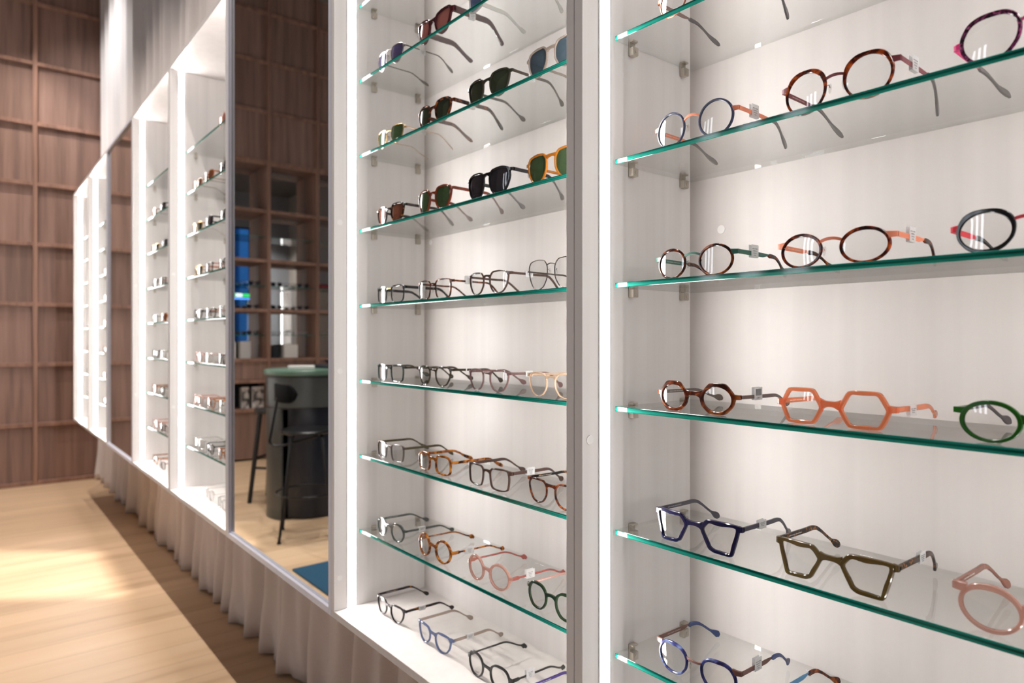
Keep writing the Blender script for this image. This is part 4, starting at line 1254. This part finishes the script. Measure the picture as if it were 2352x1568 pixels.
# --- blurred bays further along: a handful of models repeated shelf by shelf
def small(key, base, **k):
    d = dict(base); d.update(k); d['key'] = key; return d
BASE = {
    'rosy sunglasses': small('d0', MD('x', 'round', 146, (56, 50), (4, 4.6, 3.6), C_PINKX, acet(C_PINKX), mat_lens=S_PINK, hinge=.76)),
    'brown-lensed sunglasses': small('d1', MD('x', 'panto', 146, (56, 50), (3, 3.4, 3), C_CHAMP, acet(C_GREIGE), mat_lens=S_BROWN, hinge=.78)),
    'amber sunglasses': small('d2', MD('x', 'panto', 146, (56, 50), (4, 4.6, 3.6), T_AMBER, acet(T_AMBER), mat_lens=S_BROWN, hinge=.78)),
    'black sunglasses': small('d3', MD('x', 'drop', 148, (58, 50), (4, 4.4, 3.6), C_BLACK, acet(C_BLACK, None, 'hole', 6), mat_lens=S_GREY, hinge=.80)),
    'green-lensed sunglasses': small('d4', MD('x', 'panto', 146, (56, 48), (3, 3.4, 3), K_GOLD, acet(C_HONEY, None, 'plain', 3, 2), mat_lens=S_DGREEN, hinge=.78)),
    'black eyeglasses': small('d5', MD('x', 'panto', 146, (56, 46), (2.4, 3, 2.2), C_BLACK, acet(C_BLACK, None, 'plain', 4, 2.6), hinge=.82)),
    'brown eyeglasses': small('d6', MD('x', 'square', 146, (56, 45), (3, 3.6, 2.8), C_BROWN, acet(P_COPPER, None, 'plain', 4, 2.6), hinge=.80)),
    'pinkish clear eyeglasses': small('d7', MD('x', 'round', 146, (56, 48), (3, 3.4, 3), C_PALEP, acet(C_PALEP), hinge=.76)),
    'clear eyeglasses': small('d8', MD('x', 'square', 146, (56, 45), (3, 3.4, 2.8), C_CLEAR, acet(C_CLEAR), hinge=.80)),
    'tortoise eyeglasses': small('d9', MD('x', 'panto', 146, (56, 46), (3.4, 4, 3.2), T_AMBER, acet(T_AMBER), hinge=.80)),
    'thin metal eyeglasses': small('d10', MD('x', 'panto', 144, (55, 48), (1.4, 1.4, 1.4), K_SILV, acet(K_SILV, None, 'plain', 2.4, 1.4), metal=True, depth=2.2, bridge=(.76, 1.8, 3), hinge=.72, eh=3)),
}
ROWS = {
    'D': [[None, None, 'rosy sunglasses'], ['brown-lensed sunglasses', 'amber sunglasses', 'black sunglasses'], ['green-lensed sunglasses', 'black sunglasses', 'black sunglasses'],
          ['green-lensed sunglasses', 'brown eyeglasses', 'black eyeglasses'], ['black eyeglasses', 'brown eyeglasses', 'thin metal eyeglasses'], ['pinkish clear eyeglasses', 'clear eyeglasses', 'black eyeglasses'],
          ['pinkish clear eyeglasses', 'tortoise eyeglasses', 'clear eyeglasses'], ['clear eyeglasses', 'black eyeglasses', 'tortoise eyeglasses'], [None, 'thin metal eyeglasses', 'clear eyeglasses']],
    'E': [[None, None, None], ['brown-lensed sunglasses', 'black sunglasses', 'rosy sunglasses'], ['green-lensed sunglasses', 'black sunglasses', 'black sunglasses'], ['black eyeglasses', 'brown eyeglasses', 'black eyeglasses'],
          ['clear eyeglasses', 'amber sunglasses', 'tortoise eyeglasses'], ['black eyeglasses', 'clear eyeglasses', 'black eyeglasses'], ['tortoise eyeglasses', 'black eyeglasses', 'clear eyeglasses'],
          ['pinkish clear eyeglasses', 'brown eyeglasses', 'clear eyeglasses'], ['tortoise eyeglasses', 'brown eyeglasses', None]],
    'F': [[None], [None], ['clear eyeglasses'], ['clear eyeglasses'], ['thin metal eyeglasses'], ['tortoise eyeglasses'], ['clear eyeglasses'], ['black eyeglasses'], [None]],
    'G': [[None], [None], [None], [None], ['clear eyeglasses'], ['tortoise eyeglasses'], ['clear eyeglasses'], ['thin metal eyeglasses'], [None]],
}
SHORT = {'D': 'bay left of big mirror', 'E': 'bay right of narrow mirror', 'F': 'bay left of narrow mirror', 'G': 'farthest bay'}
ORD3 = ['first', 'second', 'third']
for key, rows in ROWS.items():
    for k, row in enumerate(rows):
        for i, nm in enumerate(row):
            if nm is None: continue
            sf = f'{ORD[k]} shelf' if k < 8 else 'cabinet floor'
            pos = f', {ORD3[i]} from left' if len(row) > 1 else ''
            eyewear(BASE[nm], (PLX[key][i] + random.uniform(-.008, .008), 0.086 + random.uniform(-.004, .006), at(key, k)), R(random.uniform(-4, 4)),
                    f'{nm}{pos}, {sf}, {SHORT[key]}', GRP, 'sunglasses' if 'sun' in nm else 'eyeglasses', 'sunglasses' if 'sun' in nm else 'eyeglasses')

# ------------------------------------------------------------------ timber shelving let into the wall
unit = tag(empty('wall_shelf_unit', (XL, NICHE[1], 0)), 'walnut shelving unit with mirrored backs set into the timber wall', 'shelving unit')
NY = [0.0, -0.6, -1.2, -1.8]         # local y of the uprights
ROWZ = [0.02, 0.583, 0.92, 1.166, 1.749, 2.332, 2.915, 3.498]
fm = MB(); hw = 0.019
for i, y in enumerate(NY):
    a, b_ = (y-hw, y+hw) if 0 < i < 3 else ((y-hw, y-0.001) if i == 0 else (y+0.001, y+hw))
    fm.box(-0.335, 0.024, a, b_, 0.002, 6*GZ-0.001)
fm.build('upright', M_WALNUT2, unit)
for z in ROWZ[1:]:
    zz = min(z, 6*GZ - hw - 0.002)
    b = MB()
    for i in range(3):
        b.box(-0.335, 0.016, NY[i+1]+hw+0.0005, NY[i]-hw-0.0005, zz-hw, zz+hw)
    b.build('shelf_board', M_WALNUT2, unit)
for i in range(3):
    y0, y1 = NY[i+1]+hw+0.001, NY[i]-hw-0.001
    MB().box(-0.312, -0.300, y0, y1, 1.166+hw, 3.46).build('mirror_back', M_MIRROR, unit)
    MB().box(-0.312, -0.300, y0, y1, 0.583+hw, 0.92-hw).build('back_panel', pbr('black_lacquer', (16, 17, 18), .3) if i == 0 else M_WALNUT, unit)
    MB().box(-0.02, -0.004, y0+0.001, y1-0.001, 0.022, 0.583-hw-0.002, b=0.001).build('cupboard_door', M_WALNUT, unit)
    MB().box(-0.02, -0.004, y0+0.001, y1-0.001, 0.92+hw+0.002, 1.166-hw-0.002, b=0.001).build('drawer_front', M_WALNUT, unit)
NG = [1.457, 2.04, 2.62]
COLN = ['first', 'second', 'third']
for i in range(3):
    for j, z in enumerate(NG):
        y0, y1 = NICHE[1]+NY[i+1]+hw+0.002, NICHE[1]+NY[i]-hw-0.002
        m_ = MB().box(XL-0.298, XL-0.03, y0, y1, z-0.003, z+0.003)
        m_.m = [1 if q in (3,) else 0 for q in range(6)]
        o = m_.build('glass_shelf', [M_GLASS, M_EDGE])
        tag(o, f'small glass shelf, {["lower","middle","upper"][j]} one in {COLN[i]} niche column of walnut unit', 'shelf', 'glass shelves in the walnut unit')
# dark eyewear on the niche shelves (seen in the big mirror)
for (ys, z, zl) in (((-1.52, -1.70, -1.88), 2.04, 'middle glass shelf'), ((-1.52, -1.70, -1.86), 1.749, 'centre board'), ((-1.52, -1.70, -1.86), 1.457, 'lower glass shelf'),
                    ((-2.14, -2.31, -2.47), 2.04, 'middle glass shelf'), ((-2.14, -2.31, -2.47), 1.749, 'centre board'), ((-2.14, -2.31, -2.47), 1.457, 'lower glass shelf'), ((-2.74,), 1.457, 'lower glass shelf')):
    for q, y in enumerate(ys):
        top = z + (0.0032 if z in NG else hw+0.0003)
        c_ = 0 if y > -2.0 else (1 if y > -2.6 else 2)
        nm = 'thin metal eyeglasses' if (z == 1.457 and c_ > 0) else ('black sunglasses' if q != 1 else 'black eyeglasses')
        eyewear(BASE[nm], (XL-0.075, y, top), R(90), f'{nm} on {zl}, {COLN[c_]} niche column, {COLN[q]} along', 'eyewear in the walnut niches', 'sunglasses' if 'sun' in nm else 'eyeglasses', 'sunglasses' if 'sun' in nm else 'eyeglasses')
def onebox(name, label, cat, dims, loc, mat, rz=0, b=0.002, group=None):
    x, y, z = dims
    o = MB().box(-x/2, x/2, -y/2, y/2, 0, z, b=b).build(name, mat)
    o.location = loc; o.rotation_euler = (0, 0, rz)
    return tag(o, label, cat, group)
zb_ = 1.166 + hw + 0.0004
M_PALE = pbr('pale_card', (222, 216, 208), .6); M_BLK = pbr('black_card', (24, 24, 27), .4)
onebox('carton', 'white carton at left of lowest niche shelf in walnut unit', 'box', (.10, .09, .19), (XL-.12, -1.62, zb_), M_PALE)
onebox('carton', 'grey carton beside white one on lowest niche shelf', 'box', (.12, .12, .20), (XL-.14, -1.78, zb_), pbr('grey_card', (186, 182, 178), .6))
onebox('carton', 'black box on lowest shelf of second niche column', 'box', (.14, .09, .15), (XL-.14, -2.13, zb_), M_BLK)
onebox('carton', 'pale box beside black box in second niche column', 'box', (.12, .17, .16), (XL-.14, -2.32, zb_), M_PALE)
onebox('glasses_case', 'dark red case on middle glass shelf of third niche column', 'case', (.08, .16, .055), (XL-.10, -2.76, 2.0436), pbr('dark_red_leather', (120, 18, 34), .4), b=.012)
def photomat():
    m, nt, out = newmat('greyscale_cover')
    tc = N(nt, 'ShaderNodeTexCoord'); no = N(nt, 'ShaderNodeTexNoise'); no.inputs['Scale'].default_value = 14; no.inputs['Detail'].default_value = 5
    L(nt, tc.outputs['Object'], no.inputs['Vector'])
    rp = N(nt, 'ShaderNodeValToRGB'); e = rp.color_ramp.elements
    e[0].position = .38; e[0].color = (*lin((70, 64, 62)), 1); e[1].position = .56; e[1].color = (*lin((205, 198, 192)), 1)
    L(nt, no.outputs['Fac'], rp.inputs['Fac'])
    p = N(nt, 'ShaderNodeBsdfPrincipled'); p.inputs['Roughness'].default_value = .4
    L(nt, rp.outputs[0], p.inputs['Base Color']); L(nt, p.outputs[0], out.inputs[0])
    return m
M_COV = photomat()
def magazine(y, w, label, h=.25):
    r = tag(empty('magazine', (XL-.045, y, .583+hw+.0004)), label, 'magazine', 'magazines in the lower niche')
    MB().box(-.012, -.001, -w/2, w/2, 0, h).build('pages', M_PALE, r)
    MB().box(-.001, .0, -w/2, w/2, 0, h).build('cover', M_COV, r)
    MB().box(-.10, -.013, -w/2+.005, w/2-.005, 0, h-.012).build('page_block', pbr('grey_paper', (150, 146, 142), .7), r)
magazine(-1.765, .085, 'narrow black-and-white magazine in the low dark niche')
magazine(-1.912, .135, 'wider black-and-white magazine beside the counter in the low niche')

# ------------------------------------------------------------------ counter, stools, rug (seen in the big mirror)
def stadium(cx, y0, y1, r, n=40):
    P = [(cx + r*math.cos(math.pi*i/n), y1 + r*math.sin(math.pi*i/n)) for i in range(n+1)]
    P += [(cx - r, y0)]; P += [(cx + r*math.cos(math.pi+math.pi*i/n), y0 + r*math.sin(math.pi+math.pi*i/n)) for i in range(1, n)]
    P += [(cx + r, y0)]
    return P
def prism(m, P, z0, z1, bev=0.0, mi=0):
    if bev:
        cx = sum(p[0] for p in P)/len(P); cy = sum(p[1] for p in P)/len(P)
        def sh_(d):
            out = []
            for x, y in P:
                l = math.hypot(x-cx, y-cy); k = (l-d)/l; out.append((cx+(x-cx)*k, cy+(y-cy)*k))
            return out
        Q = sh_(bev)
        return m.loft([[(x, y, z0) for x, y in Q], [(x, y, z0+bev) for x, y in P], [(x, y, z1-bev) for x, y in P], [(x, y, z1) for x, y in Q]], cap=True, mi=mi)
    return m.loft([[(x, y, z0) for x, y in P], [(x, y, z1) for x, y in P]], cap=True, mi=mi)
ctr = tag(empty('counter', (-5.37, -2.1, 0)), 'dark grey-green rounded counter reflected in the big mirror', 'counter')
M_CTR = pbr('dark_grey_lacquer', (70, 72, 70), .32); M_NAVY = pbr('blue_black_panel', (22, 26, 36), .35)
full = stadium(0, -0.75, 0.69, .31)
b = MB()
basep = [(min(x, .15), y) for x, y in stadium(0, -0.75, 0.69, .305)]
prism(b, basep, 0.004, .868); b.build('base', M_CTR, ctr)
b = MB(); prism(b, [(max(x, .152), y) for x, y in stadium(0, -0.75, 0.66, .275)], .012, .866); b.build('recess_panel', M_NAVY, ctr)
b = MB(); prism(b, stadium(0, -0.75, .69, .296), .868, .880); b.build('groove', M_BLK, ctr)
b = MB(); prism(b, full, .880, 1.116, .004); b.build('band', M_CTR, ctr)
b = MB(); prism(b, stadium(0, -0.75, .69, .296), 1.116, 1.128); b.build('shadow_gap', M_BLK, ctr)
b = MB(); prism(b, stadium(0, -0.75, .69, .328), 1.128, 1.172, .01); b.build('worktop', pbr('sage_green_top', (88, 116, 100), .3), ctr)
onebox('paper_stack', 'small stack of white paper on the green counter top', 'paper', (.15, .21, .022), (-5.44, -1.40, 1.1724), pbr('white_paper', (226, 222, 220), .7), R(20), 0.001)
onebox('notebook', 'dark blue-black folder lying on the green counter top', 'folder', (.34, .44, .028), (-5.36, -1.76, 1.1724), pbr('midnight_folder', (34, 36, 46), .45), R(-6), .004)
bowl = MB()
prof = [(.03, 0), (.10, .012), (.135, .035), (.130, .036), (.095, .016), (.0, .008)]
bowl.loft([[(r*math.cos(2*math.pi*j/28), r*math.sin(2*math.pi*j/28), z) for j in range(28)] for r, z in [(0.001, 0)] + prof[:-1] + [(0.001, .008)]], cap=True)
o = bowl.build('tray', M_BLK, None, 40); o.location = (-5.36, -1.70, 1.2008)
tag(o, 'shallow black tray on the dark folder on the counter', 'tray')

M_BM = pbr('black_powder_metal', (20, 20, 22), .32, .3)
st_ = tag(empty('bar_stool', (-4.72, -1.16, 0)), 'black metal bar stool with round seat in front of the counter in the mirror', 'bar stool')
MB().cyl((0, 0, .742), .19, .024, 40, bev=.008).build('seat', M_BM, st_, 40)
for k in range(4):
    a = R(69 + 90*k); ca, sa = math.cos(a), math.sin(a)
    MB().tube([(.10*ca, .10*sa, .738), (.135*ca, .135*sa, .73), (.152*ca, .152*sa, .70), (.256*ca, .256*sa, .012)], .0095, 10).build('leg', M_BM, st_, 60)
    MB().cyl((.257*ca, .257*sa, 0), .014, .013, 12).build('foot_cap', M_BM, st_)
MB().tube([(.216*math.cos(2*math.pi*i/48), .216*math.sin(2*math.pi*i/48), .317) for i in range(48)], .007, 8, closed=True).build('footrest', M_BM, st_, 60)
pts = [(.12, -.02, .724), (.06, .03, .70), (-.02, .13, .668), (-.062, .205, .655), (-.082, .240, .68), (-.075, .238, .74), (-.045, .200, 1.0), (-.03, .194, 1.05)]
MB().tube([p for p in spline(pts, 6)], .010, 10).build('back_rod', M_BM, st_, 60)
pad = MB(); loops = []
for i in range(25):
    u = -1 + i/12; x = .19*u - .02
    h = .064*math.sqrt(max(0.02, 1-max(0, (abs(u)-.6)/.4)**2)); y = .188 - .05*u*u
    loops.append([(x, y, -h+.006), (x, y+.004, -h), (x, y+.018, -h), (x, y+.022, -h+.006), (x, y+.022, h-.006), (x, y+.018, h), (x, y+.004, h), (x, y, h-.006)])
pad.loft(loops, cap=True)
p_ = pad.build('backrest', pbr('black_leather', (10, 10, 11), .7, spec=.08), st_, 50); p_.location = (0, 0, 1.032)

ws = tag(empty('bar_stool', (-5.93, -1.355, 0)), 'black wooden stool half hidden behind the left of the counter in the mirror', 'bar stool')
M_BW = pbr('black_stained_wood', (22, 20, 20), .5)
MB().cyl((0, 0, .775), .17, .03, 32, bev=.006).build('seat', M_BW, ws, 40)
for k in range(4):
    a = R(93 + 90*k); ca, sa = math.cos(a), math.sin(a)
    MB().tube([(.125*ca, .125*sa, .774), (.215*ca, .215*sa, .001)], [.021, .018], 10).build('leg', M_BW, ws, 60)
for k in range(4):
    a, b2 = R(93 + 90*k), R(183 + 90*k); z = .30 if k % 2 else .38; r = .215 - .09*(z/.774)
    MB().tube([(r*math.cos(a), r*math.sin(a), z), (r*math.cos(b2), r*math.sin(b2), z)], .011, 8).build('rung', M_BW, ws, 60)
onebox('rug', 'deep teal blue rug in the corner of the big mirror', 'rug', (2.5, 2.2, .012), (-2.80, -1.89, .0004), pbr('teal_pile', (18, 66, 92), .95, var=.25, vscale=160), 0, .004)

# cabinets across the shop, seen by double reflection in the niche mirrors
for (x, lb) in ((3.12, 'lit display cabinet across the shop glimpsed in the niche mirrors, nearer the window'), (1.25, 'lit display cabinet across the shop glimpsed in the third niche mirror')):
    make_cabinet(0, lb, (2, 4, 6), (), R(180), (x, -6.42, .80))
    for j, k in enumerate((4, 6)):
        o = link('glass_shelf', shelf_mesh()); o.rotation_euler = (0, 0, R(180)); o.location = (x-.45, -6.42, LV[k]-CB+.80)
        tag(o, f'{["upper","lower"][j]} glass shelf of the lit cabinet {"by the window" if x > 2 else "away from the window"} across the shop', 'shelf', 'glass shelves across the shop')
        for q in range(2):
            eyewear(BASE['black sunglasses'], (x-.28-.2*q, -6.51, LV[k]-CB+.80+GT/2+.0002), R(180),
                    f'black sunglasses, {COLN[q]} pair on {["upper","lower"][j]} shelf, lit cabinet {"by window" if x > 2 else "far from window"} across shop', 'eyewear across the shop', 'sunglasses', 'sunglasses')
# light sign in the shop window and the street behind it
sg = tag(empty('window_sign', (3.12, -5.25, 2.58)), 'small green and white light sign above a blue tube in the shop window', 'sign')
MB().box(-.02, .02, -.33, .33, 0, .13).build('housing', M_BLK, sg)
MB().box(-.024, -.0205, -.31, -.10, .015, .115).build('green_panel', emit('green_light_panel', (.05, .75, .2), 1.4), sg)
MB().box(-.024, -.0205, .10, .31, .015, .115).build('green_panel', emit('green_light_panel', (.05, .75, .2), 1.4), sg)
MB().box(-.024, -.0205, -.09, .09, .015, .115).build('white_panel', emit('white_light_panel', (.75, .95, 1.0), 1.8), sg)
MB().tube([(-.01, -.33, -.03), (-.01, .33, -.03)], .012, 8).build('blue_tube', emit('blue_neon', (.1, .3, 1.0), 4.0), sg)
MB().box(-.006, .006, -.30, -.29, -.03, 0).build('bracket', M_BLK, sg)
MB().box(-.003, .003, -.28, -.275, .13, 2.02).build('hanger', M_BLK, sg)
MB().box(-.003, .003, .275, .28, .13, 2.02).build('hanger', M_BLK, sg)
bd_ = tag(empty('building', (9.5, -6.5, -.1)), 'blue-lit office building across the street seen through the shop window', 'building')
fb = MB().box(0, 5, -7, 7, 0, 9).build('facade', pbr('blue_grey_render', (110, 140, 170), .8), bd_)
pm = MB()
for i in range(15): pm.box(-.25, 0, -7+i, -6.65+i, 0, 9)
pm.build('pilasters', pbr('pale_blue_pilaster', (176, 200, 222), .8), bd_)
gm = MB()
for i in range(14):
    for j in range(2): gm.box(-.02, 0, -6.55+i, -6.1+i, 1.0+j*3.2, 3.2+j*3.2)
gm.build('glazing', pbr('dark_blue_glazing', (24, 52, 96), .1), bd_)
tr_ = tag(empty('street_tree', (6.4, -7.3, -.1)), 'small green street tree outside the shop window', 'tree')
MB().tube([(0, 0, 0), (.03, .02, 1.2), (.0, .05, 2.4)], [.07, .06, .04], 10).build('trunk', pbr('bark', (82, 64, 50), .9), tr_)
fo = MB(); rt = random.Random(5)
for i in range(700):
    u, v = rt.uniform(0, 6.283), rt.uniform(-1, 1); r = .85*rt.uniform(.4, 1)**.5; q = math.sqrt(1-v*v)
    c = Vector((r*q*math.cos(u), r*q*math.sin(u), 2.7+r*v*1.1)); a = Vector((rt.uniform(-1, 1), rt.uniform(-1, 1), rt.uniform(-1, 1))).normalized()*.08
    b2 = a.cross(Vector((rt.uniform(-1, 1), rt.uniform(-1, 1), rt.uniform(-1, 1)))).normalized()*.05
    fo.add([c-a, c+b2, c+a, c-b2], [(0, 1, 2, 3)])
fo.build('foliage', pbr('leaf_green', (72, 132, 74), .7, var=.3, vscale=6), tr_)
